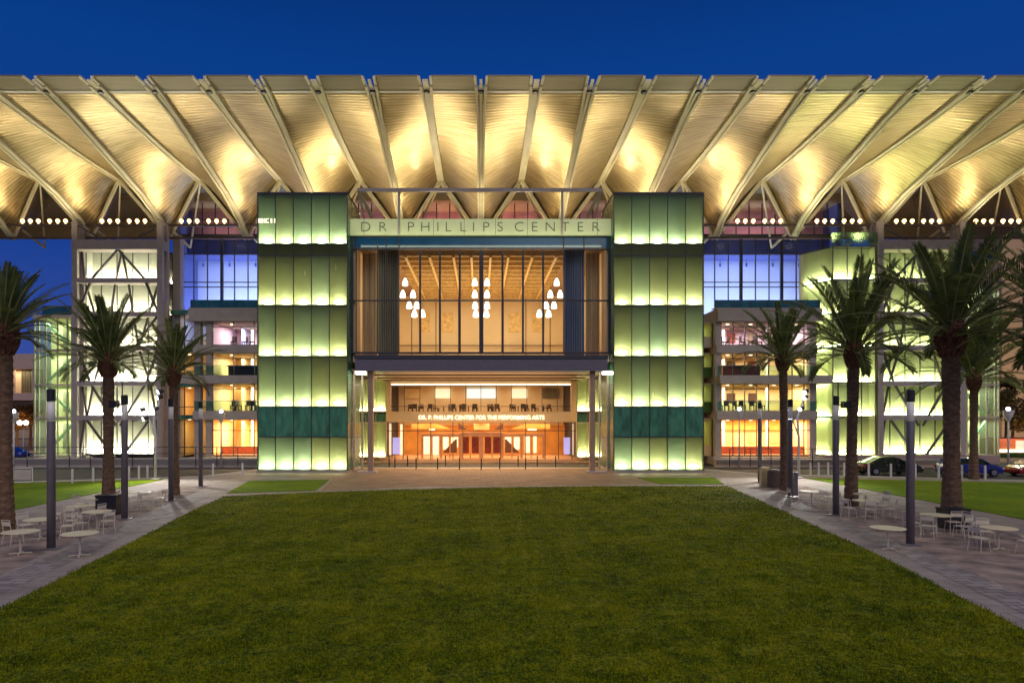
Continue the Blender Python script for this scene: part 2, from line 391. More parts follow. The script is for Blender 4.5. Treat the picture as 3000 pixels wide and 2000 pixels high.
# ------------------------------------------------------------------ mesh helpers
class MB:
    def __init__(s): s.v = []; s.f = []; s.mi = []; s.cur = 0
    def _add(s, vs, fs):
        o = len(s.v); s.v += [tuple(p) for p in vs]; s.f += [tuple(i + o for i in f) for f in fs]; s.mi += [s.cur] * len(fs)
    def box(s, x0, x1, y0, y1, z0, z1):
        s._add([(x0, y0, z0), (x1, y0, z0), (x1, y1, z0), (x0, y1, z0), (x0, y0, z1), (x1, y0, z1), (x1, y1, z1), (x0, y1, z1)],
               [(0, 3, 2, 1), (4, 5, 6, 7), (0, 1, 5, 4), (1, 2, 6, 5), (2, 3, 7, 6), (3, 0, 4, 7)]); return s
    def quad(s, a, b, c, d): s._add([a, b, c, d], [(0, 1, 2, 3)]); return s
    def tri(s, a, b, c): s._add([a, b, c], [(0, 1, 2)]); return s
    def beam(s, p, q, w, h, up=(0, 0, 1)):
        p = Vector(p); q = Vector(q); d = (q - p).normalized(); u = Vector(up)
        if abs(d.dot(u)) > 0.98: u = Vector((0, 1, 0))
        r = d.cross(u).normalized(); u = r.cross(d).normalized()
        vs = []
        for e in (p, q):
            for a, b in ((-1, -1), (1, -1), (1, 1), (-1, 1)):
                vs.append(e + r * (w / 2 * a) + u * (h / 2 * b))
        s._add(vs, [(0, 3, 2, 1), (4, 5, 6, 7), (0, 1, 5, 4), (1, 2, 6, 5), (2, 3, 7, 6), (3, 0, 4, 7)]); return s
    def tube(s, pts, rads, n=10, cap=True):
        pts = [Vector(p) for p in pts]
        if not hasattr(rads, '__len__'): rads = [rads] * len(pts)
        rings = []
        for i, p in enumerate(pts):
            d = (pts[min(i + 1, len(pts) - 1)] - pts[max(i - 1, 0)]).normalized()
            u = Vector((0, 0, 1)) if abs(d.z) < 0.95 else Vector((0, 1, 0))
            a = d.cross(u).normalized(); b = a.cross(d).normalized()
            rings.append([p + (a * math.cos(2 * math.pi * k / n) + b * math.sin(2 * math.pi * k / n)) * rads[i] for k in range(n)])
        vs = [v for r in rings for v in r]; fs = []
        for i in range(len(pts) - 1):
            for k in range(n):
                fs.append((i * n + k, i * n + (k + 1) % n, (i + 1) * n + (k + 1) % n, (i + 1) * n + k))
        if cap: fs.append(tuple(range(n - 1, -1, -1))); fs.append(tuple((len(pts) - 1) * n + k for k in range(n)))
        s._add(vs, fs); return s
    def lathe(s, prof, c=(0, 0, 0), n=16):
        vs = []; fs = []
        for r, z in prof:
            for k in range(n):
                a = 2 * math.pi * k / n; vs.append((c[0] + r * math.cos(a), c[1] + r * math.sin(a), c[2] + z))
        for i in range(len(prof) - 1):
            for k in range(n): fs.append((i * n + k, i * n + (k + 1) % n, (i + 1) * n + (k + 1) % n, (i + 1) * n + k))
        fs.append(tuple(range(n - 1, -1, -1))); fs.append(tuple((len(prof) - 1) * n + k for k in range(n)))
        s._add(vs, fs); return s
    def ball(s, c, r, n=10, m=6, sz=1.0):
        s.lathe([(max(1e-3, r * math.sin(math.pi * i / m)), -r * sz * math.cos(math.pi * i / m)) for i in range(m + 1)], c, n); return s
    def prism(s, poly, y0, y1):   # poly of (x, z)
        n = len(poly); vs = [(x, y0, z) for x, z in poly] + [(x, y1, z) for x, z in poly]
        fs = [tuple(range(n)), tuple(range(2 * n - 1, n - 1, -1))] + [(i, (i + 1) % n + 0, (i + 1) % n + n, i + n) for i in range(n)]
        fs = [f if k < 2 else tuple(reversed(f)) for k, f in enumerate(fs)]
        s._add(vs, fs); return s
    def sheet(s, poly, z, t=0.0):  # horizontal polygon
        n = len(poly)
        if t:
            s._add([(x, y, z) for x, y in poly] + [(x, y, z - t) for x, y in poly],
                   [tuple(range(n)), tuple(range(2 * n - 1, n - 1, -1))] + [(i, i + n, (i + 1) % n + n, (i + 1) % n) for i in range(n)])
        else: s._add([(x, y, z) for x, y in poly], [tuple(range(n))])
        return s
    def build(s, name, m, parent=None, smooth=False, root=None, loc=None):
        if root is None: root = topof(parent) if parent is not None else None
        org = Vector(root.location) if root is not None else Vector(loc or (0, 0, 0))
        me = bpy.data.meshes.new(name)
        me.from_pydata([(v[0] - org.x, v[1] - org.y, v[2] - org.z) for v in s.v], [], s.f)
        ms = m if isinstance(m, (list, tuple)) else [m]
        for k in ms: me.materials.append(M[k] if isinstance(k, str) else k)
        if len(ms) > 1: me.polygons.foreach_set('material_index', s.mi)
        if smooth: me.polygons.foreach_set('use_smooth', [True] * len(me.polygons))
        me.validate(); me.update()
        o = bpy.data.objects.new(name, me); COL.objects.link(o)
        if parent is not None: o.parent = parent
        elif loc: o.location = org
        return o

def topof(o):
    while o.parent is not None: o = o.parent
    return o
def tag(o, label=None, cat=None, group=None, kind=None):
    if label: o['label'] = label
    if cat: o['category'] = cat
    if group: o['group'] = group
    if kind: o['kind'] = kind
    return o
def root(name, loc, label, cat, group=None):
    o = bpy.data.objects.new(name, None); COL.objects.link(o); o.location = loc; o.empty_display_size = 0.2
    return tag(o, label, cat, group)
def node(name, parent):
    o = bpy.data.objects.new(name, None); COL.objects.link(o); o.parent = parent; o.empty_display_size = 0.2
    return o
def copy_tree(o, parent=None):
    c = o.copy(); COL.objects.link(c); c.parent = parent
    for ch in [x for x in bpy.data.objects if x.parent == o]: copy_tree(ch, c)
    return c
def area(name, loc, rot, sx, sy, power, col, parent=None, spread=None):
    d = bpy.data.lights.new(name, 'AREA'); d.shape = 'RECTANGLE'; d.size = sx; d.size_y = sy; d.energy = power; d.color = col
    if spread: d.spread = spread
    o = bpy.data.objects.new(name, d); COL.objects.link(o); o.rotation_euler = rot
    if parent is not None: o.parent = parent; o.location = Vector(loc) - Vector(topof(parent).location)
    else: o.location = loc
    return o
def spot(name, loc, target, power, col, size=R(70), blend=0.7, radius=0.15, parent=None):
    d = bpy.data.lights.new(name, 'SPOT'); d.energy = power; d.color = col; d.spot_size = size; d.spot_blend = blend; d.shadow_soft_size = radius
    o = bpy.data.objects.new(name, d); COL.objects.link(o)
    o.rotation_euler = (Vector(target) - Vector(loc)).to_track_quat('-Z', 'Y').to_euler()
    if parent is not None: o.parent = parent; o.location = Vector(loc) - Vector(topof(parent).location)
    else: o.location = loc
    return o

# ================================================================== SETTING: ground
def struct(name, mb, m, label=None): return tag(mb.build(name, m), label=label, kind='structure')

g = MB(); g.quad((-1500, -300, -0.14), (1500, -300, -0.14), (1500, 3000, -0.14), (-1500, 3000, -0.14)); struct('ground', g, 'asphalt')
# the kerb line, bowing towards the camera at both sides
KERB = [(-75, 36.0), (-45, 43.2), (-30, 47.6), (-21.0, 51.2), (-18.2, 59.6), (18.2, 59.6), (22.0, 53.2), (30, 51.0), (45, 45.4), (80, 36.5)]
g = MB(); g.sheet([(-75, -60)] + KERB[:0] + [(80, -60)] + KERB[::-1], 0.0, 0.14); struct('plaza_paving', g, ['light_paving'])
g = MB()
for (a, b) in zip(KERB[:-1], KERB[1:]):
    d = Vector((b[0] - a[0], b[1] - a[1], 0)).normalized(); nrm = Vector((-d.y, d.x, 0))
    A = Vector((a[0], a[1], 0)); B = Vector((b[0], b[1], 0))
    p0 = A - nrm * 0.9; p1 = B - nrm * 0.9
    g._add([(p0.x, p0.y, .004), (p1.x, p1.y, .004), (B.x, B.y + .003, .004), (A.x, A.y + .003, .004), (A.x, A.y + .003, -.138), (B.x, B.y + .003, -.138)], [(0, 1, 2, 3), (3, 2, 5, 4)])
struct('kerb', g, 'kerb_concrete')
# brown brick forecourt between lawn and towers
g = MB(); g.sheet([(-9.6, 40.9), (-10.6, 48.6), (-17.2, 51.5), (-17.9, 58.6), (17.9, 58.6), (17.4, 51.5), (11.4, 49.9), (12.0, 45.3), (8, 44.4), (-4, 43.6)], 0.004)
struct('forecourt_paving', g, 'plaza_paving')
# promenades: granite bed and cobbled border each side of the lawn
def lx(D):   # lawn edge
    return -(11.2 - 0.62 + (D - 12) * 0.145)
LE = [(-9.95, 9.0), (-11.2, 16.2), (-12.6, 25.5), (-13.6, 32.0), (-14.3, 38.0)]
RE = [(10.2, 9.0), (11.4, 14.4), (12.9, 22.5), (14.4, 33.5), (15.7, 43.6)]
g = MB(); g.sheet([(-12.0, 8.0), (-12.9, 16.2), (-14.4, 23.0), (-15.4, 30.0), (-16.3, 37.0), (-17.5, 44.5), (-19.4, 44.5), (-19.6, 30), (-19.9, 8.0)], 0.004)
g.sheet([(12.2, 8.0), (19.9, 8.0), (20.4, 30), (20.8, 44.5), (18.2, 44.5), (16.6, 35), (14.8, 25.0), (13.6, 17.5)], 0.004)
struct('granite_path', g, 'decomposed_granite')
g = MB()
for E, s in ((LE, -1), (RE, 1)):
    ins = [(x + s * 0.75, y) for x, y in E]; out = [(x + s * 1.75, y) for x, y in E]
    g.sheet(ins + out[::-1] if s > 0 else out + ins[::-1], 0.008)
struct('cobble_border', g, 'cobble_paving')
LAWN = [(-9.9, 8.9)] + LE[1:] + [(-9.9, 40.0), (-4, 41.8), (1.9, 43.0), (8, 43.5)] + RE[::-1][:-1] + [(10.1, 8.9)]
g = MB(); g.sheet(LAWN, 0.03, 0.03); struct('lawn', g, 'lawn_turf')
g = MB(); g.sheet([(-14.8, 39.7), (-16.0, 47.1), (-10.7, 48.3), (-9.95, 41.2)], 0.03, 0.03)
g.sheet([(11.4, 49.7), (17.0, 49.7), (16.0, 44.9), (11.8, 45.2)], 0.03, 0.03)
g.sheet([(-22.2, 8.0), (-75, 8.0), (-75, 33.0), (-45, 41.6), (-30, 46.0), (-22.4, 48.3)][::-1], 0.03, 0.03)
g.sheet([(23.7, 8.0), (23.5, 49.4), (30, 47.6), (45, 43.6), (80, 34.5), (80, 8.0)][::-1], 0.03, 0.03)
struct('side_lawn', g, 'side_turf')
# pavement on the building side of the street
g = MB(); g.sheet([(-90, 66.4), (-14.5, 66.4), (14.5, 66.4), (90, 66.4), (90, 130), (-90, 130)], 0.0, 0.14); struct('building_pavement', g, 'plaza_paving')

# grass blades over the near lawn: one mesh
def inpoly(px_, py_, poly):
    c = np.zeros(len(px_), bool); n = len(poly); j = n - 1
    for i in range(n):
        xi, yi = poly[i]; xj, yj = poly[j]
        cond = ((yi > py_) != (yj > py_)) & (px_ < (xj - xi) * (py_ - yi) / (yj - yi + 1e-9) + xi)
        c ^= cond; j = i
    return c
rng = np.random.default_rng(3)
NB = 520000
u = rng.random(NB)
yy = 1 / (1 / 9.2 - u * (1 / 9.2 - 1 / 44.0))
xx = (rng.random(NB) * 2 - 1) * 16.0
# clumped: thin out by a smooth random field
def field(x, y, s, k):
    r_ = np.random.default_rng(k); v = np.zeros_like(x)
    for _ in range(10):
        a = r_.random() * 6.28; f_ = s * (0.6 + r_.random() * 1.6); v += np.sin((x * math.cos(a) + y * math.sin(a)) * f_ + r_.random() * 6.28)
    return v / 4.5
edge = 1 + 0.006 * rng.random(NB)
keep = inpoly(xx * edge, yy, [(x * 1.008, y) for x, y in LAWN]) & (rng.random(NB) < 0.62 + 0.45 * field(xx, yy, 5.0, 5))
xx = xx[keep]; yy = yy[keep]; nb = len(xx)
ang = rng.random(nb) * 6.28; hh = (0.022 + 0.045 * rng.random(nb)) * (1 + 0.35 * field(xx, yy, 2.0, 9)); ww = 0.005 + 0.0005 * yy
lean = 0.035 * rng.random(nb); la = rng.random(nb) * 6.28
P = np.zeros((nb, 3, 3), np.float32)
P[:, 0, 0] = xx - np.cos(ang) * ww; P[:, 0, 1] = yy - np.sin(ang) * ww; P[:, 0, 2] = 0.028
P[:, 1, 0] = xx + np.cos(ang) * ww; P[:, 1, 1] = yy + np.sin(ang) * ww; P[:, 1, 2] = 0.028
P[:, 2, 0] = xx + np.cos(la) * lean; P[:, 2, 1] = yy + np.sin(la) * lean; P[:, 2, 2] = 0.03 + hh
me = bpy.data.meshes.new('lawn_grass')
me.vertices.add(nb * 3); me.vertices.foreach_set('co', P.ravel())
me.loops.add(nb * 3); me.loops.foreach_set('vertex_index', np.arange(nb * 3, dtype=np.int32))
me.polygons.add(nb); me.polygons.foreach_set('loop_start', np.arange(0, nb * 3, 3, dtype=np.int32)); me.polygons.foreach_set('loop_total', np.full(nb, 3, np.int32))
me.update(); me.materials.append(M['lawn_blades'])
go = bpy.data.objects.new('lawn_grass', me); COL.objects.link(go)
tag(go, 'short mown grass covering the broad central lawn', 'grass', kind='stuff')

# ================================================================== THE BUILDING
B = root('performing_arts_center', (0, 60, 0), 'long glass performing arts centre under a huge folded golden canopy roof', 'building')

# ---------------- roof canopy
S = 7.82
KMAX = 8.5
roof = node('roof_canopy', B)
def lowrib(v):      # v 0..1 -> (Y, Z) along a low rib ; curve measured off the photograph
    ys = [49.7, 52.6, 55.5, 58.7, 62.8, 66.4, 68.5]; zs = [27.93, 27.45, 26.75, 26.0, 25.05, 23.7, 22.3]
    t = v * 6; i = min(5, int(t)); f_ = t - i
    return ys[i] + (ys[i + 1] - ys[i]) * f_, zs[i] + (zs[i + 1] - zs[i]) * f_
def highrib(v):
    y = 49.7 + (66.3 - 49.7) * v
    return y, 27.93 - 0.45 * math.sin(min(1, v * 1.4) * math.pi / 2) * 1.0
NV = 28; NT = 8
for i in range(int(-KMAX * 2), int(KMAX * 2)):
    ka, kb = i / 2, (i + 1) / 2
    if (i % 2) == 0: kl, kh = ka, kb
    else: kl, kh = kb, ka
    m_ = MB(); vs = []; fs = []
    for a in range(NV + 1):
        v = a / NV
        yl, zl = lowrib(v); yh, zh = highrib(v)
        for b in range(NT + 1):
            t = b / NT
            tt = t ** 1.25
            sag = 0.25 * v * math.sin(math.pi * t)
            vs.append(((kh + (kl - kh) * t) * S, yh + (yl - yh) * t, zh + (zl - zh) * tt - 0.0 + sag * 0.6))
    for a in range(NV):
        for b in range(NT):
            q = (a * (NT + 1) + b, a * (NT + 1) + b + 1, (a + 1) * (NT + 1) + b + 1, (a + 1) * (NT + 1) + b)
            fs.append(q if kl > kh else q[::-1])
    m_._add(vs, fs)
    m_.build('soffit_fold', 'soffit_metal', roof, smooth=True)
XE = KMAX * S + 1
# front fascia strip with notches at each rib, its bright edge line, and the roof slab above
m_ = MB()
xs = []
for i in range(int(-KMAX * 2), int(KMAX * 2) + 1):
    xs.append(i / 2 * S)
prev = -XE
for x in xs + [None]:
    nx = XE if x is None else x - 0.42
    m_._add([(prev, 47.35, 28.02), (nx, 47.35, 28.02), (nx, 49.66, 27.98), (prev, 49.66, 27.98), (prev, 47.35, 28.14), (nx, 47.35, 28.14), (nx, 49.66, 28.2), (prev, 49.66, 28.2)],
            [(0, 3, 2, 1), (4, 5, 6, 7), (0, 1, 5, 4), (1, 2, 6, 5), (3, 0, 4, 7)])
    if x is not None: prev = x + 0.42
m_.build('fascia', 'fascia_metal', roof)
m_ = MB(); m_.box(-XE, XE, 49.30, 49.80, 27.95, 27.965); m_.build('fascia_edge_trim', 'steel_white', roof)
m_ = MB(); m_.box(-XE, XE, 49.8, 82, 28.25, 28.6); m_.box(-33, 39, 82.001, 118, 28.25, 28.6); m_.build('roof_slab', 'roof_grey', roof)
m_ = MB(); m_.box(-XE, XE, 73.0, 81.5, 27.5, 28.24); m_.box(-XE, XE, 81.0, 81.5, 25.7, 27.49); m_.build('rear_ceiling', 'bronze_light', roof)
# ribs
for i in range(int(-KMAX * 2), int(KMAX * 2) + 1):
    k = i / 2; X = k * S; low = (i % 2) == 0
    m_ = MB()
    pts = []
    if low: pts = [lowrib(a / 18) for a in range(19)]
    else: pts = [highrib(a / 14) for a in range(15)]
    # rails run on through the fascia and stick out past it
    front = [(47.28, 28.04), (48.4, 28.02)]
    line = front + pts
    for sgn in (-1, 1):
        for (a, b) in zip(line[:-1], line[1:]):
            fa = min(1, max(0, (a[0] - 47) / 5)); wa = 0.42 - 0.20 * fa
            fb = min(1, max(0, (b[0] - 47) / 5)); wb = 0.42 - 0.20 * fb
            hh_ = 0.14 if a[0] < 48.3 else 0.22; m_.beam((X + sgn * wa, a[0], a[1] - hh_ / 2), (X + sgn * wb, b[0] + 0.01, b[1] - hh_ / 2), 0.18, hh_)
    m_.build('rib_rail', 'rib_metal', roof)
    m_ = MB()
    line2 = [(47.75, 28.03)] + [(48.9, 28.0)] + pts
    for (a, b) in zip(line2[:-1], line2[1:]):
        m_.beam((X, a[0], a[1] - 0.06), (X, b[0] + 0.01, b[1] - 0.06), 0.20 if low else 0.40, 0.14)
    m_.build('rib_plate', 'rib_metal', roof)
    m_ = MB(); m_.lathe([(0.20, -0.16), (0.22, 0.0)], (X, 49.2, 27.9), 14); m_.build('rib_drain', 'black_metal', roof)
# folded returns behind the inner edge, edge beams
for i in range(int(-KMAX), int(KMAX) + 1):
    X = i * S
    tip = Vector((X, 68.5, 22.3)); rear = Vector((X, 74.0, 27.2))
    m_ = MB()
    for sgn in (-1, 1):
        apex = Vector((X + sgn * S / 2, 66.35, 27.45))
        m_.tri(apex, tip, rear) if sgn < 0 else m_.tri(tip, apex, rear)
    m_.build('fold_return', 'bronze_light', roof)
    m_ = MB()
    for sgn in (-1, 1):
        apex = Vector((X + sgn * S / 2, 66.35, 27.42))
        m_.beam(apex, tip + Vector((0, 0, -0.05)), 0.22, 0.30)
        m_.beam(Vector((X + sgn * S / 2, 66.6, 27.3)), Vector((X, 73.5, 22.6)), 0.16, 0.22)
    m_.build('fold_edge_beam', 'rib_metal', roof)
m_ = MB()
m_.beam((-XE, 67.2, 23.25), (XE, 67.2, 23.25), 0.28, 0.22); m_.beam((-XE, 67.6, 22.1), (XE, 67.6, 22.1), 0.2, 0.2)
m_.build('cross_beam', 'bronze', roof)
rail = node('light_rail', B)
for i in range(-7, 7):
    c = (i + 0.5) * S
    if abs(c) > 58: continue
    for dx in (-2.12, -1.35, -0.56, 0.56, 1.35, 2.12):
        m_ = MB(); m_.ball((c + dx, 67.2, 23.68), 0.20, 10, 6); m_.lathe([(0.07, -0.3), (0.07, -0.1)], (c + dx, 67.2, 23.68), 8)
        m_.build('bulb', 'bulb_warm', rail, smooth=True)

# canopy uplights: unseen spots added in mid-air to wash the folds, no fittings modelled
WARM = (1.0, 0.83, 0.50)
for i in range(-7, 7):
    X = (i + 0.5) * S
    for sgn in (-1, 1):
        spot('unseen_uplight', (X + sgn * 0.9, 64.8, 25.3), (X + sgn * 1.5, 55.5, 27.6), 270, (1.0, 0.90, 0.60), R(30), 1.0, 0.12, B)
        spot('unseen_uplight', (X + sgn * 2.1, 63.2, 23.2), (X + sgn * 2.7, 64.8, 25.6), 110, (1.0, 0.90, 0.60), R(95), 1.0, 0.12, B)
        spot('unseen_uplight', (X + sgn * 1.2, 66.6, 21.6), (X + sgn * 2.3, 60.0, 26.6), 640, WARM, R(105), 1.0, 0.4, B)
        spot('unseen_uplight', (X + sgn * 2.0, 60.0, 19.5), (X + sgn * 2.6, 64.5, 26.0), 580, WARM, R(80), 1.0, 0.4, B)
    spot('unseen_uplight', (X, 63.0, 20.0), (X, 54.5, 28.0), 950, WARM, R(95), 1.0, 0.5, B)
    spot('underside_fill', (X, 70.0, 23.9), (X, 76.0, 27.5), 160, WARM, R(130), 1.0, 0.4, B)  # unseen fill added to brighten the rear ceiling and fold returns

# ---------------- lit glazed wall builder
def lit_wall(par, x0, x1, Y, rows, ncol, gmat, back, fix, perpanel=True, depth=0.8, fixw=0.74, fixname='floodlight', frame='dark_frame', mull=0.05, fixz=0.10, fixy=0.42, fixh=0.14):
    """rows: list of (z0, z1, lit) ; each panel its own pane"""
    W = (x1 - x0) / ncol
    for (z0, z1, lit) in rows:
        for c in range(ncol):
            a = x0 + c * W
            m_ = MB(); m_.quad((a + mull / 2, Y, z0 + .03), (a + W - mull / 2, Y, z0 + .03), (a + W - mull / 2, Y, z1 - .03), (a + mull / 2, Y, z1 - .03))
            m_.build('glass_panel', (gmat if gmat != 'tower_glass' else random.choice({22: ['tower_glass_cool'] * 3 + ['tower_glass'], 17: ['tower_glass_olive'] * 4 + ['tower_glass'], 13: ['tower_glass', 'tower_glass', 'tower_glass_cool', 'tower_glass_olive'], 9: ['tower_glass_olive', 'tower_glass_olive', 'tower_glass']}.get(int(z1), ['tower_glass', 'tower_glass_olive', 'tower_glass_cool']))) if lit == 1 else ('tower_dim_glass' if lit == 2 else 'spandrel_green'), par)
            if lit == 1 and perpanel:
                m_ = MB(); cxx = a + W / 2; czz = z0 + fixz + fixh / 2
                m_.prism([(cxx + W * fixw / 2 * math.cos(q * math.pi / 9), czz + fixh / 2 * math.sin(q * math.pi / 9)) for q in range(18)], Y + fixy, Y + fixy + 0.14)
                m_.build(fixname, fix if fix != 'fixture_green_white' else random.choice(['fixture_green_white', 'fixture_green_white', 'fixture_green_soft', 'fixture_green_strong']), par)
        if lit == 1 and not perpanel:
            m_ = MB(); m_.box(x0 + 0.15, x1 - 0.15, Y + fixy, Y + fixy + 0.16, z0 + fixz, z0 + fixz + fixh); m_.build(fixname, fix, par)
    for xe in (x0 + 0.04, x1 - 0.09):
        m_ = MB(); m_.box(xe, xe + 0.05, Y + 0.07, Y + depth - 0.005, min(r[0] for r in rows) + .04, max(r[1] for r in rows) - .05); m_.build('cheek_wall', back, par)
    m_ = MB(); m_.box(x0 + .05, x1 - .05, Y + depth, Y + depth + 0.1, rows[0][0] if rows[0][0] < rows[-1][0] else rows[-1][0], max(r[1] for r in rows)); m_.build('back_wall', back, par)
    m_ = MB()
    for c in range(ncol + 1):
        a = x0 + c * W
        m_.box(a - mull / 2, a + mull / 2, Y - 0.06, Y + 0.06, min(r[0] for r in rows), max(r[1] for r in rows))
    m_.build('mullion', frame, par)
    m_ = MB()
    for (z0, z1, lit) in rows: m_.box(x0 + 0.02, x1 - 0.02, Y - 0.045, Y + depth - 0.005, z0 - 0.05, z0 + 0.03)
    m_.box(x0 + 0.02, x1 - 0.02, Y - 0.045, Y + depth - 0.005, max(r[1] for r in rows) - 0.04, max(r[1] for r in rows) + 0.05)
    m_.build('transom', frame, par)

# ---------------- the two green glass towers
TR = [(18.1, 22.0, 1), (17.2, 18.1, 2), (13.25, 17.2, 1), (9.22, 13.25, 1), (5.23, 9.22, 1), (2.85, 5.23, 3), (0.22, 2.85, 1)]
for (x0, x1) in ((-17.66, -10.56), (10.5, 17.6)):
    tw = node('glass_tower', B)
    lit_wall(tw, x0, x1, 54.0, TR, 5, 'tower_glass', 'green_back', 'fixture_green_white', depth=0.85, fixw=0.62, fixy=0.24, fixz=0.12, fixh=0.30)
    for c in range(1, 5):
        for (z0, z1, lit) in TR:
            if lit == 1:
                X = x0 + c * (x1 - x0) / 5; m_ = MB(); m_.box(X - .02, X + .02, 54.07, 54.82, z0 + .05, z1 - .06); m_.build('light_fin', 'green_back', tw)
    m_ = MB(); m_.box(x0 + 0.1, x1 - 0.1, 54.98, 59.4, 0.2, 22.0); m_.build('tower_core', 'concrete_band', tw)
    for xs_ in (x0 - 0.02, x1 - 0.03):
        m_ = MB(); m_.box(xs_, xs_ + 0.05, 54.07, 59.5, 0.22, 22.0); m_.build('side_glass', 'spandrel_green', tw)
    m_ = MB(); m_.box(x0 - 0.05, x1 + 0.05, 53.85, 59.6, -0.02, 0.16); m_.build('tower_base', 'plinth_stone', tw)
    m_ = MB(); m_.box(x0 - 0.04, x1 + 0.04, 53.92, 59.55, 22.06, 22.16); m_.build('tower_cap', 'dark_frame', tw)

# small pale marks on the top left pane of the left tower (too blurred in the photo to read)
mkn = node('sign_lettering', B); za_, zb_ = PZ(653, 53.9), PZ(640, 53.9)
for x_, w_, full in ((757, 6, 1), (765, 6, 1), (774, 2, 1), (778, 9, 0), (793, 4, 1), (803, 3, 1)):
    a_, b_ = PX(x_, 53.9), PX(x_ + w_, 53.9); mk = MB()
    if full: mk.box(a_, b_, 53.9, 53.93, za_, zb_)
    else:
        t_ = .07; mk.box(a_, b_, 53.9, 53.93, za_, za_ + t_); mk.box(a_, b_, 53.9, 53.93, zb_ - t_, zb_); mk.box(a_, a_ + t_, 53.9, 53.93, za_ + t_, zb_ - t_)
    mk.build('letter', 'letter_glow', mkn)
# ---------------- text helper
def text_mesh(body, size, loc, m, parent, name='letter', off=0.0, ext=0.03, xs=1.0, align='CENTER'):
    cu = bpy.data.curves.new(name, 'FONT'); cu.body = body; cu.size = size; cu.extrude = ext; cu.offset = off
    cu.align_x = align; cu.align_y = 'CENTER'
    ob = bpy.data.objects.new(name, cu); COL.objects.link(ob)
    dg = bpy.context.evaluated_depsgraph_get()
    me = bpy.data.meshes.new_from_object(ob.evaluated_get(dg))
    bpy.data.objects.remove(ob); bpy.data.curves.remove(cu)
    org = Vector(topof(parent).location)
    me.transform(Matrix.Translation(Vector(loc) - org) @ Matrix.Rotation(R(90), 4, 'X') @ Matrix.Diagonal((xs, 1, 1, 1)))
    me.materials.clear(); me.materials.append(M[m])
    o = bpy.data.objects.new(name, me); COL.objects.link(o); o.parent = parent
    return o

# ---------------- central pavilion: name band, glass box, canopy
band = node('name_band', B)
m_ = MB(); m_.box(-10.62, 10.56, 55.02, 55.3, PZ(688, 55), PZ(641, 55)); m_.build('band_panel', 'name_band', band)
for x_ in (1066, 1168, 1270, 1360, 1452, 1545, 1649, 1750):
    m_ = MB(); X = PX(x_, 55); m_.box(X - 0.012, X + 0.012, 55.005, 55.03, PZ(688, 55), PZ(641, 55)); m_.build('panel_joint', 'dark_frame', band)
for ch, x_ in (('D', 1071), ('R', 1121), ('P', 1203), ('H', 1246), ('I', 1283), ('L', 1313), ('L', 1356), ('I', 1387.5), ('P', 1423.5), ('S', 1465), ('C', 1521), ('E', 1566), ('N', 1612), ('T', 1656), ('E', 1700), ('R', 1745)):
    text_mesh(ch, 1.12, (PX(x_, 55), 55.0, PZ(666, 55) + 0.0), 'dark_green_letter', band, off=-0.026, ext=0.02, xs=1.08)
area('band_wash', (0, 54.2, 18.6), (R(115), 0, 0), 20, 0.15, 60, (0.95, 1.0, 0.6), B)

# steel frame standing over the name band
fr_ = node('roof_frame', B)
m_ = MB()
za = PZ(557, 54.2)
m_.beam((PX(1048, 54.2), 54.2, za), (PX(1762, 54.2), 54.2, za), 0.22, 0.26)
m_.build('top_bar', 'steel_grey', fr_)
for x_ in (1169, 1647):
    m_ = MB(); m_.beam((PX(x_, 54.35), 54.35, za - 0.1), (PX(x_, 54.95), 54.95, PZ(688, 55)), 0.17, 0.17); m_.build('post', 'steel_cream', fr_)
for a_, b_ in ((1050, 1097), (1760, 1713)):
    m_ = MB(); m_.beam((PX(a_, 54.4), 54.4, za), (PX(b_, 56), 57.5, PZ(650, 56)), 0.2, 0.2); m_.beam((PX(a_, 54.4), 54.4, za), (PX((a_ * 2 + b_) / 3, 56), 57, PZ(650, 56)), 0.14, 0.14)
    m_.build('strut', 'steel_cream', fr_)

# the glass box of the lobby
lb = node('lobby_hall', B)
ZB0, ZB1 = PZ(1035, 55.5), PZ(692, 55.5)
X0, X1 = PX(1031, 55.5), PX(1786, 55.5)
GY = 55.5
m_ = MB(); m_.quad((X0, GY, ZB0), (X1, GY, ZB0), (X1, GY, PZ(728, GY)), (X0, GY, PZ(728, GY))); m_.build('window_glass', 'clear_glass', lb)
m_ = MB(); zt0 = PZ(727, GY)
m_.box(X0, X1, GY + 0.01, GY + 0.06, zt0, ZB1); m_.build('reflection_strip', 'sky_reflection_blue', lb)  # sky reflection painted as an opaque blue strip along the top of the glass
for x_, w_ in ((1031, .20), (1044, .05), (1106, .05), (1131, .04), (1169, .06), (1231, .16), (1289, .16), (1347, .17), (1410, .34), (1472, .17), (1532, .16), (1591, .16), (1651, .06), (1711, .05), (1786, .22)):
    m_ = MB(); X = PX(x_, GY); top_ = ZB1 if w_ < .1 or w_ in (.20, .22) else PZ(735, GY)
    m_.box(X - w_ / 2, X + w_ / 2, GY - 0.12, GY + 0.14, ZB0, top_); m_.build('mullion', 'dark_frame', lb)
for y_, w_ in ((692, .16), (731, .07), (881, .10), (1034, .16)):
    m_ = MB(); m_.box(X0, X1, GY - 0.135, GY + 0.1, PZ(y_, GY) - w_ / 2, PZ(y_, GY) + w_ / 2); m_.build('transom', 'dark_frame', lb)
